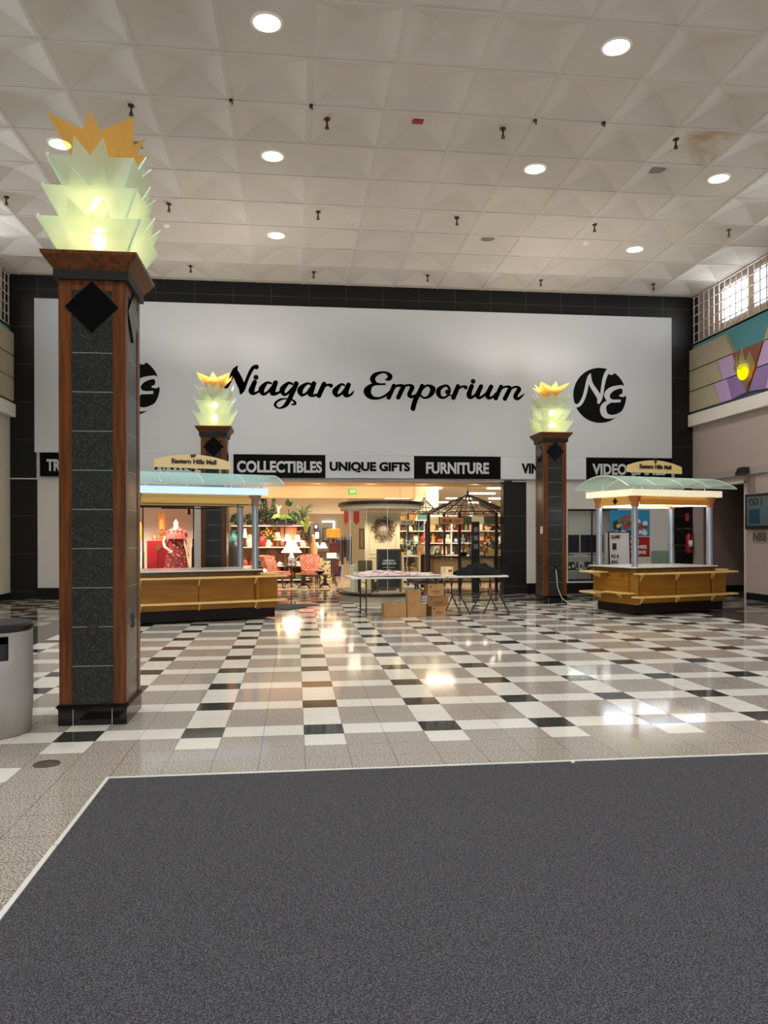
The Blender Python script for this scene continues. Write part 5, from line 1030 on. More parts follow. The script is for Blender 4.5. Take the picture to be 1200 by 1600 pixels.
# easel with an open book
ey = 22.95; b_ = P(518, 868, ey); es = thing('book_stand', 'dark three-legged stand beside the coffee table with an open book', 'stand', (b_.x, ey, 0))
tz = P(518, 873, ey).z
MB().tube([(b_.x, ey, 0.28), (b_.x, ey, tz)], 0.022, 8).build('post', DW, es)
for k in range(3):
    q = -PI / 2 + 0.4 + k * 2.094; MB().tube([(b_.x, ey, 0.34), (b_.x + 0.1 * cos(q), ey + 0.1 * sin(q), 0.36), (b_.x + 0.2 * cos(q), ey + 0.2 * sin(q), 0.16), (b_.x + 0.3 * cos(q), ey + 0.3 * sin(q), 0.012)], [0.02, 0.02, 0.014, 0.016], 8).build('leg', DW, es, smooth=True)
MB().cbox((b_.x, ey, tz + 0.06), (0.46, 0.02, 0.30), 0, 0, -0.7).cbox((b_.x, ey - 0.12, tz - 0.03), (0.48, 0.04, 0.04)).build('desk', DKT, es)
tag(MB().cbox((b_.x, ey - 0.03, tz + 0.085), (0.28, 0.03, 0.2), 0, 0, -0.7).cbox((b_.x, ey - 0.05, tz + 0.09), (0.012, 0.01, 0.2), 0, 1, -0.7).build('open_book', [mat('cream_pages', (240, 226, 188), 0.7), WF], loc=(b_.x, ey, tz)), 'open book with cream pages on the dark three-legged stand', 'book')
b_ = P(507, 905, 24.2); fs_ = thing('fire_screen', 'flower-painted low screen between the pink armchair and the book stand', 'screen', (b_.x, 24.2, 0))
MB().box(b_.x - 0.26, b_.x + 0.26, 24.2, 24.24, 0.1, 0.80).build('painted_panel', mat('flower_painted_panel', (206, 190, 146), 0.6, noise=(14, (74, 84, 60), 0.5, 0.58)), fs_)
for s in (-1, 1): MB().box(b_.x + s * 0.27 - 0.02, b_.x + s * 0.27 + 0.02, 24.18, 24.26, 0, 0.84).build('upright', DW, fs_)
b_ = P(524.5, 885, 29.0); tag(MB().loft([[(b_.x + sx * s, 29 + sy * s, z) for sx, sy in ((-1, -.7), (1, -.7), (1, .7), (-1, .7))] for s, z in ((0.17, 0.0), (0.22, 0.34))]).build('storage_bin', mat('bright_blue_plastic', (32, 70, 178), 0.4), loc=(b_.x, 29, 0)), 'bright blue plastic bin on the shop floor behind the book stand', 'bin')
# exit sign on the fascia
a, c = P(545, 763.5, 21.39), P(557, 772.5, 21.39); ex = thing('exit_sign', 'small lit green EXIT sign on the warm fascia over the shop entrance', 'exit sign', ((a.x + c.x) / 2, 21.39, c.z))
MB().box(a.x, c.x, 21.37, 21.4, c.z, a.z).build('housing', mat('lit_green_sign', (90, 170, 70), 0.5, emit=0.35, ecol=(90, 190, 70)), ex)
text('lettering', 'EXIT', mat('lit_exit_lettering', (190, 240, 150), 0.5, emit=0.6), ex, ((a.x + c.x) / 2, 21.369, (a.z + c.z) / 2), (c.x - a.x) * 0.7, (a.z - c.z) * 0.5, bold=0.02, depth=0.002)
for px, y, lab in ((541, 26.0, 'dark red hanging banner, left of the pair above the shop aisle'), (557, 25.0, 'dark red hanging banner, right of the pair above the shop aisle')):
    a, c = P(px - 3.5 if px < 550 else px - 4.5, 797, y), P(px + 3.5 if px < 550 else px + 4.5, 820, y)
    bn_ = thing('banner', lab, 'banner', ((a.x + c.x) / 2, y, a.z), 0, 'red banners hanging in the shop')
    xm = (a.x + c.x) / 2; MB().prism([(a.x, a.z), (c.x, a.z), (c.x, c.z + 0.1), (xm, c.z), (a.x, c.z + 0.1)], y, y + 0.01, axis='y').build('cloth', mat('dark_red_banner', (150, 34, 36), 0.7, noise=(20, (110, 20, 26), 0.45, 0.6)), bn_)
    MB().tube([(a.x - 0.03, y, a.z + 0.01), (c.x + 0.03, y, a.z + 0.01)], 0.012, 6).tube([(xm, y, a.z), (xm, y, 3.3)], 0.004, 4).build('rod', BRS, bn_)
# ------------------------------------------------------------------ goods in the shop
SHELFW = mat('white_shelf_board', (228, 224, 214), 0.4); UPR = mat('dark_shelf_upright', (60, 48, 40), 0.5)
def item(kind, c, x, y, z, s, lab, group):
    m = cm(c); B = MB(); ms = [m, cm('gold'), cm('brown'), cm('ivory')]
    if kind == 'vase': B.lathe([(0.3 * s, 0), (0.42 * s, 0.35 * s), (0.36 * s, 0.6 * s), (0.16 * s, 0.82 * s), (0.24 * s, s), (0.2 * s, s)], (x, y, z), 14)
    elif kind == 'bottle': B.lathe([(0.2 * s, 0), (0.22 * s, 0.5 * s), (0.08 * s, 0.68 * s), (0.07 * s, 0.95 * s), (0.09 * s, s)], (x, y, z), 12)
    elif kind == 'gift_box': B.box(x - 0.35 * s, x + 0.35 * s, y - 0.25 * s, y + 0.25 * s, z, z + 0.55 * s).box(x - 0.37 * s, x + 0.37 * s, y - 0.27 * s, y + 0.27 * s, z + 0.45 * s, z + 0.6 * s, 1)
    elif kind == 'picture_frame':
        w, h = 0.36 * s, 0.5 * s
        for a, b_, c_, d in ((-w, w, 0, 0.08 * s), (-w, w, 2 * h - 0.08 * s, 2 * h), (-w, -w + 0.08 * s, 0, 2 * h), (w - 0.08 * s, w, 0, 2 * h)): B.box(x + a, x + b_, y - 0.02, y + 0.02, z + c_, z + d)
        B.box(x - w + 0.05 * s, x + w - 0.05 * s, y - 0.005, y + 0.01, z + 0.05 * s, z + 2 * h - 0.05 * s, 3)
    elif kind == 'figurine': B.lathe([(0.2 * s, 0), (0.24 * s, 0.08 * s), (0.15 * s, 0.3 * s), (0.18 * s, 0.55 * s), (0.07 * s, 0.7 * s), (0.12 * s, 0.82 * s), (0.1 * s, 0.94 * s), (0.01, s)], (x, y, z), 12)
    elif kind == 'bowl': B.lathe([(0.15 * s, 0), (0.4 * s, 0.25 * s), (0.46 * s, 0.4 * s), (0.42 * s, 0.4 * s), (0.1 * s, 0.06 * s)], (x, y, z), 14)
    elif kind == 'teapot': B.lathe([(0.18 * s, 0), (0.38 * s, 0.22 * s), (0.3 * s, 0.45 * s), (0.1 * s, 0.52 * s), (0.05 * s, 0.62 * s)], (x, y, z), 14).tube([(x + 0.3 * s, y, z + 0.2 * s), (x + 0.48 * s, y, z + 0.3 * s), (x + 0.55 * s, y, z + 0.45 * s)], [0.06 * s, 0.045 * s, 0.03 * s], 8).tube([(x - 0.3 * s, y, z + 0.38 * s), (x - 0.5 * s, y, z + 0.36 * s), (x - 0.48 * s, y, z + 0.16 * s), (x - 0.33 * s, y, z + 0.14 * s)], 0.03 * s, 6)
    elif kind == 'mantel_clock': B.prism([(x - 0.35 * s, z), (x + 0.35 * s, z), (x + 0.3 * s, z + 0.4 * s), (x, z + 0.7 * s), (x - 0.3 * s, z + 0.4 * s)], y - 0.12 * s, y + 0.12 * s, axis='y').disc((x, y - 0.125 * s, z + 0.32 * s), 0.18 * s, 'y', 16, 3)
    elif kind == 'bouquet':
        B.lathe([(0.14 * s, 0), (0.2 * s, 0.15 * s), (0.1 * s, 0.3 * s), (0.13 * s, 0.34 * s)], (x, y, z), 12, 3); r = random.Random(int(x * 977 + z * 331))
        for k in range(46):
            d = Vector((r.gauss(0, 0.2), r.gauss(0, 0.12), 0.34 + 0.55 * r.random())); B.ball(Vector((x, y, z)) + d * s, 0.06 * s, 6, 4, 0 if k % 3 else 4).tube([(x, y, z + 0.3 * s), Vector((x, y, z)) + d * s], 0.012 * s, 4, 4)
        ms.append(cm('green'))
    elif kind == 'soft_toy': B.ball((x, y, z + 0.28 * s), 0.27 * s, 12, 8, 0, (1, 0.8, 1.04)).ball((x, y - 0.04 * s, z + 0.68 * s), 0.2 * s, 12, 8).ball((x - 0.15 * s, y, z + 0.86 * s), 0.07 * s, 8, 6).ball((x + 0.15 * s, y, z + 0.86 * s), 0.07 * s, 8, 6).ball((x - 0.2 * s, y - 0.18 * s, z + 0.1 * s), 0.11 * s, 8, 6).ball((x + 0.2 * s, y - 0.18 * s, z + 0.1 * s), 0.11 * s, 8, 6)
    elif kind == 'basket': B.lathe([(0.26 * s, 0), (0.38 * s, 0.36 * s), (0.34 * s, 0.36 * s), (0.22 * s, 0.04 * s)], (x, y, z), 16).tube([(x + 0.36 * s * cos(a), y, z + 0.34 * s + 0.42 * s * sin(a)) for a in [PI * i / 10 for i in range(11)]], 0.03 * s, 6)
    elif kind == 'candlestick': B.lathe([(0.16 * s, 0), (0.05 * s, 0.08 * s), (0.06 * s, 0.3 * s), (0.03 * s, 0.5 * s), (0.09 * s, 0.58 * s)], (x, y, z), 12).cyl((x, y, z + 0.58 * s), 0.04 * s, 0.42 * s, 8, 3)
    elif kind == 'book': B.box(x - 0.06 * s, x + 0.06 * s, y - 0.2 * s, y + 0.2 * s, z, z + 0.62 * s).box(x - 0.05 * s, x + 0.05 * s, y - 0.205 * s, y - 0.195 * s, z + 0.02 * s, z + 0.6 * s, 0)
    elif kind == 'plate': B.lathe([(0.05 * s, 0.0), (0.3 * s, 0.02 * s), (0.4 * s, 0.05 * s), (0.4 * s, 0.03 * s)], (0, 0, 0), 18); B.v = [Vector((x + p.x, y - p.z + p.y * 0.25, z + 0.4 * s + p.y)) for p in B.v]
    return tag(B.build(kind, ms, loc=(x, y, z), smooth=kind in ('vase', 'bottle', 'figurine', 'bowl', 'teapot', 'soft_toy', 'basket', 'candlestick', 'plate')), lab, kind.replace('_', ' '), group)
def shelf_unit(name, lab, x0, x1, y, zs, dep=0.42, ups=None, um=UPR, back=None):
    t = thing(name, lab, 'shelf unit', ((x0 + x1) / 2, y + dep / 2, 0))
    for z in zs: MB().box(x0, x1, y, y + dep, z - 0.03, z).build('shelf_board', SHELFW, t)
    for x in ups or [x0, x1]: MB().box(x - 0.02, x + 0.02, y + 0.02, y + dep, 0, zs[-1]).build('upright', um, t)
    if back: MB().box(x0, x1, y + dep, y + dep + 0.02, 0, zs[-1]).build('back_board', back, t)
    return t
def fill(unit, group, x0, x1, y, z, hmax, rng, cols, kinds, row, skip=(), smin=0.14, smax=0.26):
    x = x0; k = 0
    while x < x1 - 0.05:
        s = min(hmax, rng.uniform(smin, smax)); kd = rng.choice(kinds); c = rng.choice(cols); w = {'book': 0.16, 'bottle': 0.48, 'candlestick': 0.4, 'figurine': 0.52, 'picture_frame': 0.78, 'gift_box': 0.8, 'teapot': 1.1}.get(kd, 0.9) * s
        if kd == 'bouquet' or kd == 'basket': s = min(hmax, s * 1.15)
        if any(a < x + w / 2 < b_ for a, b_ in skip): x += 0.06; continue
        item(kd, c, x + w / 2, y + rng.uniform(-0.05, 0.05), z, s, '%s %s on %s, %s, %s from the left' % (c, kd.replace('_', ' '), unit, row, ORD[k]), group); x += w + 0.015; k += 1
    return k
ALLC = list(GC)
rng = random.Random(33)
# lamp shelf at the left of the entrance
ly_ = 24.5; xa, xb = P(361, 818, ly_).x, P(484, 818, ly_).x; zt = P(420, 821, ly_).z; z2 = P(420, 854.5, ly_).z; z3 = P(420, 884, ly_).z
shelf_unit('shelf_unit', 'white shelf unit crowded with glowing lamps left of the shop aisle', xa, xb, ly_, [0.12, z3, z2, zt], 0.5, [xa, P(403, 0, ly_).x, P(443, 0, ly_).x, xb], UPR, mat('warm_brown_backing', (170, 122, 86), 0.8, noise=(3, (120, 80, 56), 0.4, 0.6)))
fy_ = ly_ + 0.16
def lit_lamp(px, pyb, pyt, wpx, m, lab, bm, y=fy_): return bell_lamp(px, pyb, pyt, y, wpx, m, lab, bm, 0.48)
lit_lamp(434, 855, 832, 13, YSH, 'yellow-shaded lamp on the lamp shelf left of the largest white lamp', cm('brown'))
lit_lamp(448, 855, 835, 15, WSH, 'bright white-shaded lamp on the lamp shelf behind the largest white lamp', cm('brown'))
lit_lamp(465, 856, 836, 15, OSH, 'cream-shaded lamp with a red base on the lamp shelf right of the largest white lamp', cm('red'))
lit_lamp(397.5, 854, 826, 10, mat('amber_glow_shade', (250, 196, 96), 0.6, emit=1.0, ecol=(250, 180, 70)), 'amber drum lamp on the lamp shelf right of the kiosk posts', cm('rust'))
lit_lamp(368, 862, 838, 13, YSH, 'yellow-shaded lamp at the left end of the lamp shelf', cm('gold'))
lit_lamp(383, 853, 826, 8, OSH, 'cream lamp between the kiosk posts on the lamp shelf', cm('plum'))
X_ = lambda px: P(px, 850, fy_).x
item('vase', 'red', X_(409.5), fy_, z2, 0.42, 'red glass vase on the lamp shelf left of the orange bouquet', 'goods on the lamp shelf')
item('bouquet', 'amber', X_(419), fy_, z2, 0.66, 'orange flower bouquet on the lamp shelf', 'goods on the lamp shelf')
item('bouquet', 'rust', X_(474), fy_ + 0.05, z2, 0.6, 'rust dried bouquet at the right end of the lamp shelf', 'goods on the lamp shelf')
item('vase', 'teal', X_(363.5), fy_, z2 + 0.02, 0.5, 'teal vase at the left end of the lamp shelf', 'goods on the lamp shelf')
a, c = P(437, 823, fy_ + 0.2), P(465, 838, fy_ + 0.2); fr = thing('picture_frame', 'orange-red picture frame leaning at the back of the lamp shelf', 'picture frame', ((a.x + c.x) / 2, fy_ + 0.2, z2))
MB().box(a.x, c.x, fy_ + 0.2, fy_ + 0.23, z2, z2 + 0.04).box(a.x, a.x + 0.04, fy_ + 0.2, fy_ + 0.23, z2, a.z).box(c.x - 0.04, c.x, fy_ + 0.2, fy_ + 0.23, z2, a.z).box(a.x, c.x, fy_ + 0.2, fy_ + 0.23, a.z - 0.04, a.z).build('frame', mat('orange_red_frame', (206, 84, 52), 0.5), fr)
MB().box(a.x + 0.03, c.x - 0.03, fy_ + 0.21, fy_ + 0.22, z2 + 0.03, a.z - 0.03).build('picture', mat('peach_print', (226, 160, 124), 0.6), fr)
rng = random.Random(44)
KS = ['vase', 'gift_box', 'figurine', 'bowl', 'teapot', 'mantel_clock', 'basket', 'candlestick', 'soft_toy', 'bottle']
fill('the lamp shelf', 'goods on the lower boards of the lamp shelf', xa + 0.05, xb - 0.05, fy_, z3, 0.36, rng, ['white', 'ivory', 'brown', 'rust', 'red', 'cream', 'black', 'gold'], KS, 'middle board', (), 0.2, 0.36)
fill('the lamp shelf', 'goods on the lower boards of the lamp shelf', xa + 0.05, xb - 0.05, fy_, 0.12, 0.36, rng, ['brown', 'ivory', 'rust', 'green', 'gold', 'cream'], ['gift_box', 'basket', 'vase', 'picture_frame'], 'bottom board', (), 0.3, 0.42)
fill('the lamp shelf', 'goods on the lower boards of the lamp shelf', xa + 0.05, xb - 0.05, fy_ + 0.14, z2, 0.5, rng, ['brown', 'rust', 'ivory', 'pink', 'gold'], ['vase', 'figurine', 'candlestick', 'bottle'], 'back of lamp board', ((X_(404), X_(425)), (X_(436), X_(478))), 0.24, 0.4)
# black dress form and hand-bell silhouette near the kiosk posts
b_ = P(366, 890, 23.6); df = thing('dress_form', 'black draped dress form at the left end of the lamp shelf', 'dress form', (b_.x, 23.6, 0))
MB().lathe([(0.22, 0.3), (0.23, 0.7), (0.21, P(366, 856, 23.6).z), (0.14, P(366, 848, 23.6).z), (0.04, P(366, 845, 23.6).z)], (b_.x, 23.6, 0), 18, 0, 1, 0.7).build('drape', cm('black'), df, smooth=True); MB().cyl((b_.x, 23.6, 0), 0.02, 0.32, 8).cyl((b_.x, 23.6, 0), 0.17, 0.02, 16).build('stand', DW, df)
# plants along the top of the lamp shelf
LEAFS = {'dark green': [mat('leaf_dark', (28, 46, 30), 0.6), mat('leaf_mid', (52, 78, 44), 0.6)], 'pale green': [mat('leaf_pale', (176, 196, 110), 0.6), mat('leaf_lime', (142, 170, 82), 0.6)], 'green': [mat('leaf_mid', ), mat('leaf_fresh', (86, 116, 62), 0.6)], 'yellow green': [mat('leaf_yellow', (196, 176, 92), 0.6), mat('leaf_lime')], 'white': [mat('bleached_twig', (226, 220, 196), 0.7), mat('bleached_twig')]}
def leafy(shape, px, pyb, pyt, wpx, y, colr, lab, n=150, red=0, seed=1):
    b_ = P(px, pyb, y); h = P(px, pyt, y).z - b_.z; w = wpx / FPX * y / 2; r = random.Random(seed); z0 = b_.z
    t = thing('potted_plant', lab, 'plant', (b_.x, y, z0), 0, 'plants along the top of the lamp shelf')
    ph = min(0.16, h * 0.3); MB().lathe([(w * 0.28 + 0.03, 0), (w * 0.3 + 0.05, ph), (w * 0.26 + 0.03, ph)], (b_.x, y, z0), 14).build('pot', mat('dark_plant_pot', (40, 36, 32), 0.5), t)
    B = MB(); ms = LEAFS[colr] + [mat('small_red_bow', (150, 34, 34), 0.6)]; o = Vector((b_.x, y, z0))
    if shape in ('palm', 'fern'):
        for k in range(16 if shape == 'palm' else 30):
            a = r.random() * 2 * PI; L_ = w * (0.8 + 0.4 * r.random()); up = h * (0.55 + 0.5 * r.random()) if shape == 'palm' else h * (0.5 + 0.4 * r.random()); pts = []
            for q in range(7):
                u = q / 6; pts.append(o + Vector((cos(a) * L_ * u, sin(a) * min(L_, 0.25) * u, ph + up * (1.9 * u - 1.25 * u * u) if shape == 'palm' else ph + up * (1.6 * u - 1.5 * u * u))))
            for q in range(6):
                d = pts[q + 1] - pts[q]; s = d.cross(Vector((-sin(a), cos(a), 0.3))).normalized() * (0.05 * h if shape == 'palm' else 0.03) * (1.2 - q / 6); B.add([pts[q] - s, pts[q + 1] - s * 0.8, pts[q + 1] + s * 0.8, pts[q] + s], [(0, 1, 2, 3)], k % 2)
        B.tube([o + Vector((0, 0, ph * 0.8)), o + Vector((0, 0, ph + 0.1 * h))], 0.02, 6, 0)
    elif shape == 'twig':
        for k in range(9):
            a = r.gauss(0, 0.6); B.tube([o + Vector((0, 0, ph)), o + Vector((w * 0.4 * sin(a), r.gauss(0, 0.03), ph + h * 0.4)), o + Vector((w * sin(a) * 1.1, r.gauss(0, 0.05), h * (0.7 + 0.3 * r.random())))], [0.016, 0.012, 0.005], 6)
    else:
        if shape == 'ball_topiary': B.tube([o + Vector((0, 0, ph * 0.8)), o + Vector((0, 0, h * 0.6))], 0.02, 6, 0)
        else: B.tube([o + Vector((0, 0, ph * 0.8)), o + Vector((0, 0, h * 0.7))], 0.02, 6, 0)
        for k in range(n):
            if shape == 'cone': u = r.random(); z = ph + (h - ph) * u; rr = w * (1 - u) * (0.55 + 0.5 * r.random()) + 0.02; a = r.random() * 2 * PI; c = o + Vector((rr * cos(a), 0.7 * rr * sin(a), z))
            elif shape == 'ball_topiary': d = Vector((r.gauss(0, 1), r.gauss(0, 1), r.gauss(0, 1))).normalized(); c = o + Vector((0, 0, h - w)) + d * w * (0.75 + 0.25 * r.random())
            else: d = Vector((r.gauss(0, 1), r.gauss(0, 1), abs(r.gauss(0, 1)))).normalized(); c = o + Vector((d.x * w, d.y * min(w, 0.25), ph * 0.7 + d.z * (h - ph) * (0.6 + 0.4 * r.random())))
            d = Vector((r.gauss(0, 1), r.gauss(0, 1), r.gauss(0.2, 1))).normalized() * 0.05; s = d.cross(Vector((r.gauss(0, 1), r.gauss(0, 1), r.gauss(0, 1)))).normalized() * 0.024
            B.add([c - d, c + s, c + d, c - s], [(0, 1, 2, 3)], 2 if r.random() < red else k % 2)
    B.build('foliage', ms, t, fix=False); return t
yt = ly_ + 0.25
leafy('bush', 371, 820, 800, 22, yt, 'dark green', 'dark leafy plant at the left end of the lamp shelf top', 200, 0, 2)
leafy('bush', 390, 820, 800, 16, yt, 'dark green', 'dark leafy plant behind the kiosk posts on the lamp shelf top', 150, 0, 12)
leafy('bush', 405, 820, 796, 24, yt, 'dark green', 'dark bushy plant left of the tall conifer on the lamp shelf top', 230, 0.03, 3)
leafy('cone', 412, 819, 768, 20, yt, 'dark green', 'tallest dark conifer with red bows on the lamp shelf top', 260, 0.06, 4)
leafy('bush', 421, 820, 792, 18, yt, 'dark green', 'dark shrub with red flowers between the conifers on the lamp shelf top', 170, 0.10, 5)
leafy('cone', 428, 819, 776, 14, yt + 0.05, 'green', 'narrow green conifer right of the tallest conifer', 180, 0.03, 6)
leafy('twig', 435, 814, 784, 12, yt, 'white', 'bleached white twig plant above the pale fern', seed=7)
leafy('fern', 440, 818, 797, 28, yt - 0.16, 'pale green', 'pale lime fern in a long planter on the lamp shelf top', seed=8)
leafy('ball_topiary', 451.5, 818, 780, 10, yt, 'green', 'round-headed topiary on a thin stem on the lamp shelf top', 160, 0, 9)
leafy('bush', 459, 819, 797, 20, yt, 'green', 'mid green bushy plant right of the topiary', 200, 0, 10)
leafy('palm', 474, 820, 788, 26, yt, 'green', 'spreading dark palm at the right end of the lamp shelf top', seed=11)
leafy('palm', 478, 840, 806, 20, yt - 0.25, 'yellow green', 'yellowing drooping plant below the palm at the right of the lamp shelf', seed=13)
b_ = P(440, 818, yt - 0.28); tag(MB().box(b_.x - 0.34, b_.x + 0.34, yt - 0.32, yt - 0.29, zt, zt + 0.07).build('shelf_sign', cm('black'), loc=(b_.x, yt - 0.3, zt)), 'long black sign strip in front of the pale fern', 'sign')
# black plant and small white lamp between shelf and pink chair
leafy('bush', 404, 900, 866, 18, 23.4, 'dark green', 'black-leaved plant beside the sideways pink armchair', 150, 0, 15)
b_ = P(413, 893, 22.2); t = thing('globe_lamp', 'small glowing white globe lamp at the corner of the left kiosk counter', 'lamp', (b_.x, 22.2, 0)); MB().cyl((b_.x, 22.2, 0), 0.05, b_.z - 0.06, 12).build('post', DW, t); MB().ball((b_.x, 22.2, b_.z), 0.075, 14, 10).build('globe', emit_mat('globe_glow', (255, 240, 210), 4.0), t, smooth=True)

# aisle goods beyond the armchairs
def cabinet_with(px0, px1, pyt, y, lab, m, name='display_cabinet', dep=0.5):
    a, c = P(px0, pyt, y), P(px1, pyt, y); t = thing(name, lab, 'cabinet', ((a.x + c.x) / 2, y + dep / 2, 0))
    MB().box(a.x, c.x, y, y + dep, 0.06, a.z).build('body', m, t, bevel=0.006); MB().box(a.x - 0.02, c.x + 0.02, y - 0.02, y + dep, a.z, a.z + 0.025).build('top', m, t)
    xm = (a.x + c.x) / 2
    for s in (0, 1):
        d = MB().box(a.x + 0.03 if s == 0 else xm + 0.01, xm - 0.01 if s == 0 else c.x - 0.03, y - 0.012, y, 0.12, a.z - 0.06).build('door', m, t, bevel=0.004); MB().ball((xm + (-0.05 if s == 0 else 0.05), y - 0.025, a.z * 0.55), 0.014, 8, 6).build('knob', BRS, d)
    return a, c
a, c = cabinet_with(488, 514, 862, 26.0, 'dark wooden cabinet under the paired white lamps behind the pink armchair', WF)
for k, (px, lab) in enumerate([(494, 'left of the two white-shaded lamps behind the book stand'), (505, 'right of the two white-shaded lamps behind the book stand')]): bell_lamp(px, 861, 848, 26.2, 14, WSH, lab, cm('brown'), 0.36)
b_ = P(489, 870, 24.9); st_ = thing('statue', 'tall pale wooden figure statue behind the front pink armchair', 'statue', (b_.x, 24.9, 0)); tz = P(489, 835, 24.9).z
MB().lathe([(0.13, 0), (0.15, 0.1), (0.1, 0.4), (0.14, tz * 0.55), (0.16, tz * 0.72), (0.07, tz * 0.84), (0.09, tz * 0.9), (0.07, tz * 0.97), (0.01, tz)], (b_.x, 24.9, 0), 16).build('figure', mat('pale_carved_wood', (206, 160, 106), 0.6), st_, smooth=True)
b_ = P(479.5, 872, 25.0); tag(MB().tube([(b_.x + 0.09 * cos(q), 25.0, b_.z + 0.14 + 0.2 * sin(q)) for q in [2 * PI * i / 16 for i in range(17)]], 0.02, 8).cyl((b_.x, 25.0, 0.0), 0.1, b_.z - 0.05, 12).build('hoop_stand', mat('pale_carved_wood'), loc=(b_.x, 25, 0), smooth=True), 'pale wooden hoop stand beside the wooden figure statue', 'stand')
def hung(name, cat, px0, px1, py0, py1, y, m1, m2, lab, group=None):
    a, c = P(px0, py0, y), P(px1, py1, y); t = thing(name, lab, cat, ((a.x + c.x) / 2, y, c.z), 0, group); e = 0.035
    MB().box(a.x, c.x, y, y + 0.03, c.z, c.z + e).box(a.x, c.x, y, y + 0.03, a.z - e, a.z).box(a.x, a.x + e, y, y + 0.03, c.z, a.z).box(c.x - e, c.x, y, y + 0.03, c.z, a.z).build('frame', m1, t); MB().box(a.x + e * .8, c.x - e * .8, y + 0.008, y + 0.02, c.z + e * .8, a.z - e * .8).build('face', m2, t); return t
# partition that carries the pictures
part_y = 30.0; a, c = P(489, 826, part_y), P(516, 826, part_y)
struct(MB().box(a.x - 0.1, c.x + 0.1, part_y + 0.03, part_y + 0.1, 0, 2.0).build('wall_partition', mat('grey_partition', (120, 112, 104), 0.8)))
WHG = mat('glowing_white_picture', (236, 244, 255), 0.6, emit=0.9, ecol=(230, 240, 255))
hung('lit_sign', 'sign', 491, 500, 830, 843, part_y, cm('black'), WHG, 'bright white oval-print lit sign above the paired white lamps', 'lit pictures deep in the shop')
hung('lit_sign', 'sign', 490.5, 497, 819, 827, part_y, cm('black'), WHG, 'small bright lit panel left of the widest bright window deep in the shop', 'lit pictures deep in the shop')
hung('chalkboard', 'chalkboard', 504, 514.5, 825, 846, part_y, mat('dark_green_frame', (42, 60, 50), 0.5), mat('grey_slate', (104, 104, 100), 0.7), 'grey chalkboard in a dark green frame deep in the shop')
yw = 43.9; a, c = P(503, 814, yw), P(523, 826, yw)
struct(MB().box(a.x, c.x, yw, yw + 0.05, c.z, a.z).build('window_41', mat('bright_far_window', (220, 234, 255), 0.5, emit=1.6, ecol=(220, 234, 255))))
table_lamp(521, 850, 826, 28.6, 'amber drum-shaded lamp on a chest beside the shop aisle', 0.26, mat('amber_drum_shade', (216, 140, 50), 0.6, emit=0.5, ecol=(226, 140, 40)), 0.08, cm('brown'), 1.0)
cabinet_with(515, 529, 850, 28.4, 'dark red chest carrying the amber drum-shaded lamp by the aisle', mat('dark_red_chest', (96, 34, 30), 0.5), 'chest')
# clothes rail at the aisle
rk = P(537, 836, 29.5); t = thing('clothes_rail', 'steel clothes rail with dark garments at the end of the shop aisle', 'clothes rail', (rk.x, 29.5, 0)); cx_ = rk.x
MB().tube([(cx_ - 0.3, 29.5, 0), (cx_ - 0.3, 29.5, 1.5), (cx_ + 0.3, 29.5, 1.5), (cx_ + 0.3, 29.5, 0)], 0.016, 8).build('rail', STEEL, t)
for k, cN in enumerate(['blue', 'grey', 'plum', 'black', 'grey', 'blue']):
    x = cx_ - 0.25 + k * 0.1; z1 = 1.47; L_ = 0.8 + 0.14 * (k % 3)
    tag(MB().loft([[(x - 0.03, 29.3, z1 - L_), (x + 0.03, 29.3, z1 - L_), (x + 0.03, 29.7, z1 - L_), (x - 0.03, 29.7, z1 - L_)], [(x - 0.035, 29.28, z1 - 0.15), (x + 0.035, 29.28, z1 - 0.15), (x + 0.035, 29.72, z1 - 0.15), (x - 0.035, 29.72, z1 - 0.15)], [(x - 0.01, 29.46, z1), (x + 0.01, 29.46, z1), (x + 0.01, 29.54, z1), (x - 0.01, 29.54, z1)]]).build('garment', mat('cloth_' + cN, tuple(int(v * 0.8) for v in GC[cN]), 0.85), loc=(x, 29.5, z1)), '%s garment hanging on the clothes rail, %s from the left' % (cN, ORD[k]), 'garment', 'garments on the clothes rail')
hung('picture_frame', 'picture frame', 561, 570, 826, 858, 20.6, cm('brown'), mat('mirror_face'), 'tall brown framed mirror seen through the left of the curved bay')

# ------------------------------------------------------------------ wire-roofed gazebo stall and the goods wall behind it
IRON = mat('black_wrought_iron', (30, 28, 27), 0.4, 0.5); GRST = mat('dark_green_stripe', (66, 78, 50), 0.7); CRST = mat('cream_stripe', (226, 208, 160), 0.7)
def wire_roof(t, c, r, ze, za, n, m, rings=(0.95, 0.62, 0.34), curve=0.0):
    q = [(c[0] + r * cos(2 * PI * (k + 0.5) / n), c[1] + r * sin(2 * PI * (k + 0.5) / n)) for k in range(n)]
    for k in range(n):
        p = Vector((q[k][0], q[k][1], ze)); a = Vector((c[0], c[1], za)); mid = (p + a) / 2 + Vector((0, 0, -curve)); B = MB().tube([p, mid, a], 0.022, 6)
        p2 = Vector((q[(k + 1) % n][0], q[(k + 1) % n][1], ze)); 
        for f in (0.33, 0.66): m2 = p.lerp(p2, f); B.tube([m2, (m2 + a) / 2 + Vector((0, 0, -curve)), a], 0.012, 5)
        B.build('roof_rib', m, t)
    for f in rings:
        B = MB(); zz = ze + (za - ze) * (1 - f) - curve * 4 * f * (1 - f); pts = [(c[0] + (x - c[0]) * f, c[1] + (y - c[1]) * f, zz) for x, y in q]
        for k in range(n): B.tube([pts[k], pts[(k + 1) % n]], 0.014, 5)
        B.build('roof_ring', m, t)
    MB().lathe([(0.02, 0), (0.05, 0.03), (0.015, 0.08), (0.004, 0.2)], (c[0], c[1], za), 8).build('finial', m, t)
    return q
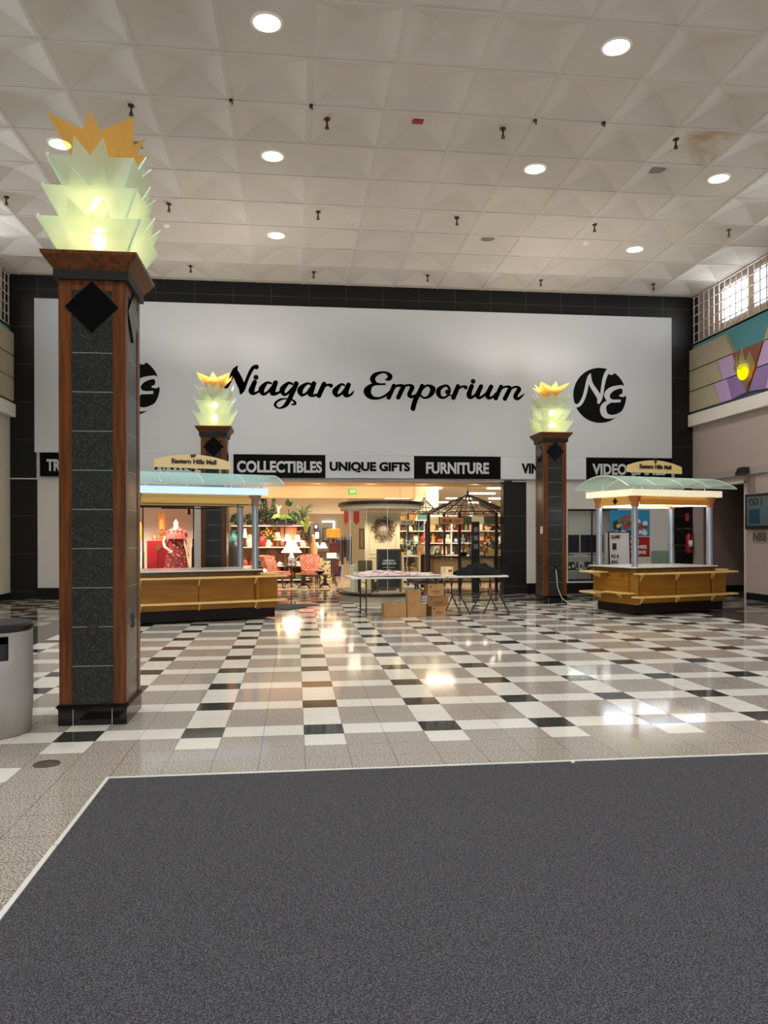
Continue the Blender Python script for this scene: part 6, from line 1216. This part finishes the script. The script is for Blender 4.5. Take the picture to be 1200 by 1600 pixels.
gy = 21.0; gc = P(731, 803, gy); gc = (gc.x, gy)
gz = thing('gazebo_stall', 'wire-roofed gazebo stall with dark posts and a green and cream striped valance', 'stall', (gc[0], gc[1], 0))
ze, za = P(731, 802, gy - 0.6).z, P(731, 772, gy).z
q = wire_roof(gz, gc, 1.28, ze, za, 8, IRON)
for k, (x, y) in enumerate(q):
    if k in (0, 1, 2, 3): continue
    MB().box(x - 0.035, x + 0.035, y - 0.035, y + 0.035, 0, ze).build('post', IRON, gz)
    if k < 7:
        x2, y2 = q[(k + 1) % 8]; n = 3
        for s in range(n):
            a_ = Vector((x, y)).lerp(Vector((x2, y2)), s / n); b2 = Vector((x, y)).lerp(Vector((x2, y2)), (s + 1) / n)
            MB().add([(a_.x, a_.y, ze - 0.30), (b2.x, b2.y, ze - 0.30), (b2.x, b2.y, ze - 0.10), (a_.x, a_.y, ze - 0.10)], [(0, 1, 2, 3)]).build('valance_strip', GRST if (s + k) % 2 else CRST, gz, fix=False)
for k in (4, 5, 6):
    x, y = q[k]; x2, y2 = q[k + 1]; v = (Vector((x2, y2)) - Vector((x, y))); nrm = Vector((v.y, -v.x)).normalized()
    MB().prism([(x, y), (x2, y2), (x2 - nrm.x * 0.5, y2 - nrm.y * 0.5), (x - nrm.x * 0.5, y - nrm.y * 0.5)], 0.90, 0.95).build('counter', DW, gz)
    MB().prism([(x - nrm.x * 0.08, y - nrm.y * 0.08), (x2 - nrm.x * 0.08, y2 - nrm.y * 0.08), (x2 - nrm.x * 0.12, y2 - nrm.y * 0.12), (x - nrm.x * 0.12, y - nrm.y * 0.12)], 0.30, 0.88).build('counter_panel', mat('tan_counter_panel', (172, 142, 98), 0.6), gz)
b_ = P(746, 820, gy - 1.4); MB().box(b_.x - 0.1, b_.x + 0.1, gy - 1.2, gy - 1.12, 0.0, 1.85).build('picture_post', IRON, gz)
for k in range(3): tag(MB().box(b_.x - 0.085, b_.x + 0.085, gy - 1.225, gy - 1.205, 1.12 + k * 0.22, 1.29 + k * 0.22).box(b_.x - 0.05, b_.x + 0.05, gy - 1.23, gy - 1.225, 1.15 + k * 0.22, 1.26 + k * 0.22, 1).build('photo_frame', [cm('black'), cm('grey')], loc=(b_.x, gy - 1.215, 1.2 + k * 0.22)), 'black photo frame on the gazebo picture post, %s from the bottom' % ORD[k], 'photo frame', 'photo frames on the gazebo post')
b_ = P(705.5, 813.5, 19.62); wd = thing('wooden_sign', 'long orange wooden sign with dark lettering on the gazebo valance', 'sign', (b_.x, 19.62, b_.z))
MB().cbox((b_.x, 19.62, b_.z), (0.6, 0.03, 0.17), 0, 0, 0, 0.04).build('plank', mat('orange_pine_plank', (206, 138, 70), 0.6, noise=(8, (176, 106, 48), 0.4, 0.6)), wd)
text('lettering', 'ABLUM', DW, wd, (b_.x - 0.13, 19.603, b_.z), 0.24, 0.09, bold=0.03, depth=0.002); text('lettering', 'Closet', DW, wd, (b_.x + 0.16, 19.603, b_.z - 0.01), 0.2, 0.07, depth=0.002)
b_ = P(636, 815.5, 19.9); wd = thing('cream_sign', 'cream sign lettered LINENS at the right end of the curved bay', 'sign', (b_.x, 19.9, b_.z)); MB().box(b_.x - 0.2, b_.x + 0.2, 19.9, 19.93, b_.z - 0.07, b_.z + 0.06).build('board', CRST, wd); text('lettering', 'LINENS', DW, wd, (b_.x, 19.898, b_.z - 0.01), 0.3, 0.07, bold=0.02, depth=0.002)
MB().tube([(b_.x - 0.18, 19.91, b_.z + 0.06), (b_.x - 0.18, 19.91, 2.86)], 0.004, 4).tube([(b_.x + 0.18, 19.91, b_.z + 0.06), (b_.x + 0.18, 19.91, 2.86)], 0.004, 4).build('hanging_wire', STEEL, wd)
# second wire pavilion with a brown post
y2_ = 22.6; c2 = P(663, 803, y2_); pv = thing('wire_pavilion', 'smaller wire pavilion with a curved roof and a brown post left of the gazebo stall', 'pavilion', (c2.x, y2_, 0))
q2 = wire_roof(pv, (c2.x, y2_), 0.62, P(663, 803, y2_).z, P(663, 779, y2_).z, 6, mat('aged_bronze_wire', (92, 84, 70), 0.4, 0.5), (0.97, 0.7, 0.4), 0.08)
for k in range(3, 6): MB().box(q2[k][0] - 0.03, q2[k][0] + 0.03, q2[k][1] - 0.03, q2[k][1] + 0.03, 0, P(663, 803, y2_).z).build('post', DW, pv)
b_ = P(667, 830, 20.2); MB().box(b_.x - 0.045, b_.x + 0.045, 20.2, 20.29, 0, P(667, 818, 20.2).z).build('brown_post', mat('brown_painted_post', (74, 46, 30), 0.5), pv)
# dark counter in front of the goods wall
a, c = cabinet_with(652, 690, 868, 20.9, 'dark brown counter between the curved bay and the gazebo stall', mat('dark_brown_counter', (62, 40, 28), 0.5), 'shop_counter', 0.45)
# the goods wall
gy2 = 24.0; xa, xb = P(622, 850, gy2).x, P(788, 850, gy2).x; zz = [P(700, 905, gy2).z, P(700, 886, gy2).z, P(700, 867, gy2).z, P(700, 848, gy2).z, P(700, 829, gy2).z, P(700, 812, gy2).z]
shelf_unit('shelf_unit', 'long white-boarded shelf unit packed with goods behind the gazebo stall', xa, xb, gy2, zz, 0.42, [xa, xa + (xb - xa) * 0.25, xa + (xb - xa) * 0.5, xa + (xb - xa) * 0.75, xb], mat('white_upright', (214, 208, 196), 0.5), mat('tan_backing', (176, 146, 112), 0.8))
rng = random.Random(77)
KR = ['vase', 'gift_box', 'figurine', 'bowl', 'teapot', 'mantel_clock', 'basket', 'candlestick', 'soft_toy', 'bottle', 'picture_frame', 'picture_frame', 'bouquet', 'plate', 'book', 'book']
for k, z in enumerate(zz[:-1]): fill('the goods wall', 'goods on the long shelf unit behind the gazebo', xa + 0.04, xb - 0.04, gy2 + 0.14, z, 0.30, rng, ALLC, KR, ['bottom board', 'second board', 'third board', 'fourth board', 'fifth board'][k], (), 0.22, 0.34)
for k, z in enumerate(zz[1:-1]): fill('the goods wall', 'goods at the back of the long shelf unit behind the gazebo', xa + 0.04, xb - 0.04, gy2 + 0.30, z, 0.36, rng, ALLC, ['picture_frame', 'vase', 'gift_box', 'plate', 'bouquet', 'bottle', 'candlestick', 'mantel_clock'], ['back of second board', 'back of third board', 'back of fourth board', 'back of fifth board'][k], (), 0.30, 0.37)
fill('the goods wall', 'goods on top of the long shelf unit behind the gazebo', xa + 0.04, xb - 0.04, gy2 + 0.2, zz[-1], 0.4, rng, ALLC, ['basket', 'gift_box', 'vase', 'soft_toy', 'bouquet'], 'top board', (), 0.26, 0.40)
# goods on the gazebo counter and the dark counter
rng = random.Random(55)
xg0, xg1 = q[5][0] + 0.05, q[6][0] - 0.05; fill('the gazebo counter', 'goods on the gazebo counter', xg0, xg1, q[5][1] + 0.16, 0.951, 0.42, rng, ALLC, KR, 'front', ((P(740, 860, 19.9).x, P(753, 860, 19.9).x),), 0.22, 0.40)
fill('the gazebo counter', 'goods on the gazebo counter', xg0, xg1, q[5][1] + 0.34, 0.951, 0.6, rng, ALLC, ['bouquet', 'vase', 'soft_toy', 'picture_frame', 'candlestick', 'figurine'], 'back', ((P(740, 860, 19.9).x, P(753, 860, 19.9).x),), 0.36, 0.58)
fill('the dark counter', 'goods on the dark brown counter', a.x + 0.02, c.x - 0.02, 21.1, a.z + 0.026, 0.42, rng, ALLC, KR, 'top', (), 0.2, 0.36)
# low shelf in the bay's right half, with a few pieces
a, c = P(629, 868, 18.6), P(655, 868, 18.6)
shelf_unit('shelf_unit', 'cream low shelf with figurines in the right half of the curved bay', a.x, c.x, 18.5, [0.26, 0.62, a.z], 0.3, None, CRST)
fill('the bay shelf', 'goods on the cream bay shelf', a.x, c.x, 18.65, a.z, 0.5, rng, ALLC, ['figurine', 'vase', 'soft_toy', 'bouquet', 'candlestick'], 'top', (), 0.26, 0.42)
fill('the bay shelf', 'goods on the cream bay shelf', a.x, c.x, 18.65, 0.62, 0.26, rng, ['cream', 'ivory', 'brown', 'gold'], ['gift_box', 'book', 'basket'], 'middle board', (), 0.2, 0.3)
a = P(585, 914, 17.9); tag(MB().box(a.x - 0.02, a.x + 0.5, 17.85, 18.0, 0.22, 0.42).build('bench_box', mat('dark_olive_box', (70, 62, 48), 0.6), loc=(a.x + 0.2, 17.9, 0.22)), 'dark low box on the deck of the curved bay behind the table', 'box')
# shop lights, and soffit spots added to brighten the fascia
for x, y in ((-0.9, 22.4), (0.6, 22.4), (2.2, 22.2), (3.6, 22.6), (4.8, 22.6), (-1.2, 23.6), (0.2, 24.0), (1.2, 26.5), (3.2, 25.0), (5.0, 25.0), (0.9, 29.0), (2.6, 31.0), (1.5, 35.0), (2.5, 39.0)):
    lamp('shop_spot', 'SPOT', (x, y, 3.25), 150, (1.0, 0.88, 0.72), spot_size=2.5, spot_blend=0.7, shadow_soft_size=0.06)
for x in (-0.8, 0.6, 2.0, 3.4, 4.8): lamp('added_fascia_spot', 'SPOT', (x, 20.3, 2.84), 48, (1.0, 0.80, 0.56), rot=(0.7, 0, 0), spot_size=2.8, spot_blend=0.7, shadow_soft_size=0.04)
lamp('games_window_lamp', 'AREA', (7.9, 20.4, 2.28), 12, (0.95, 0.97, 1.0), size=1.5, size_y=0.06, **SHL)
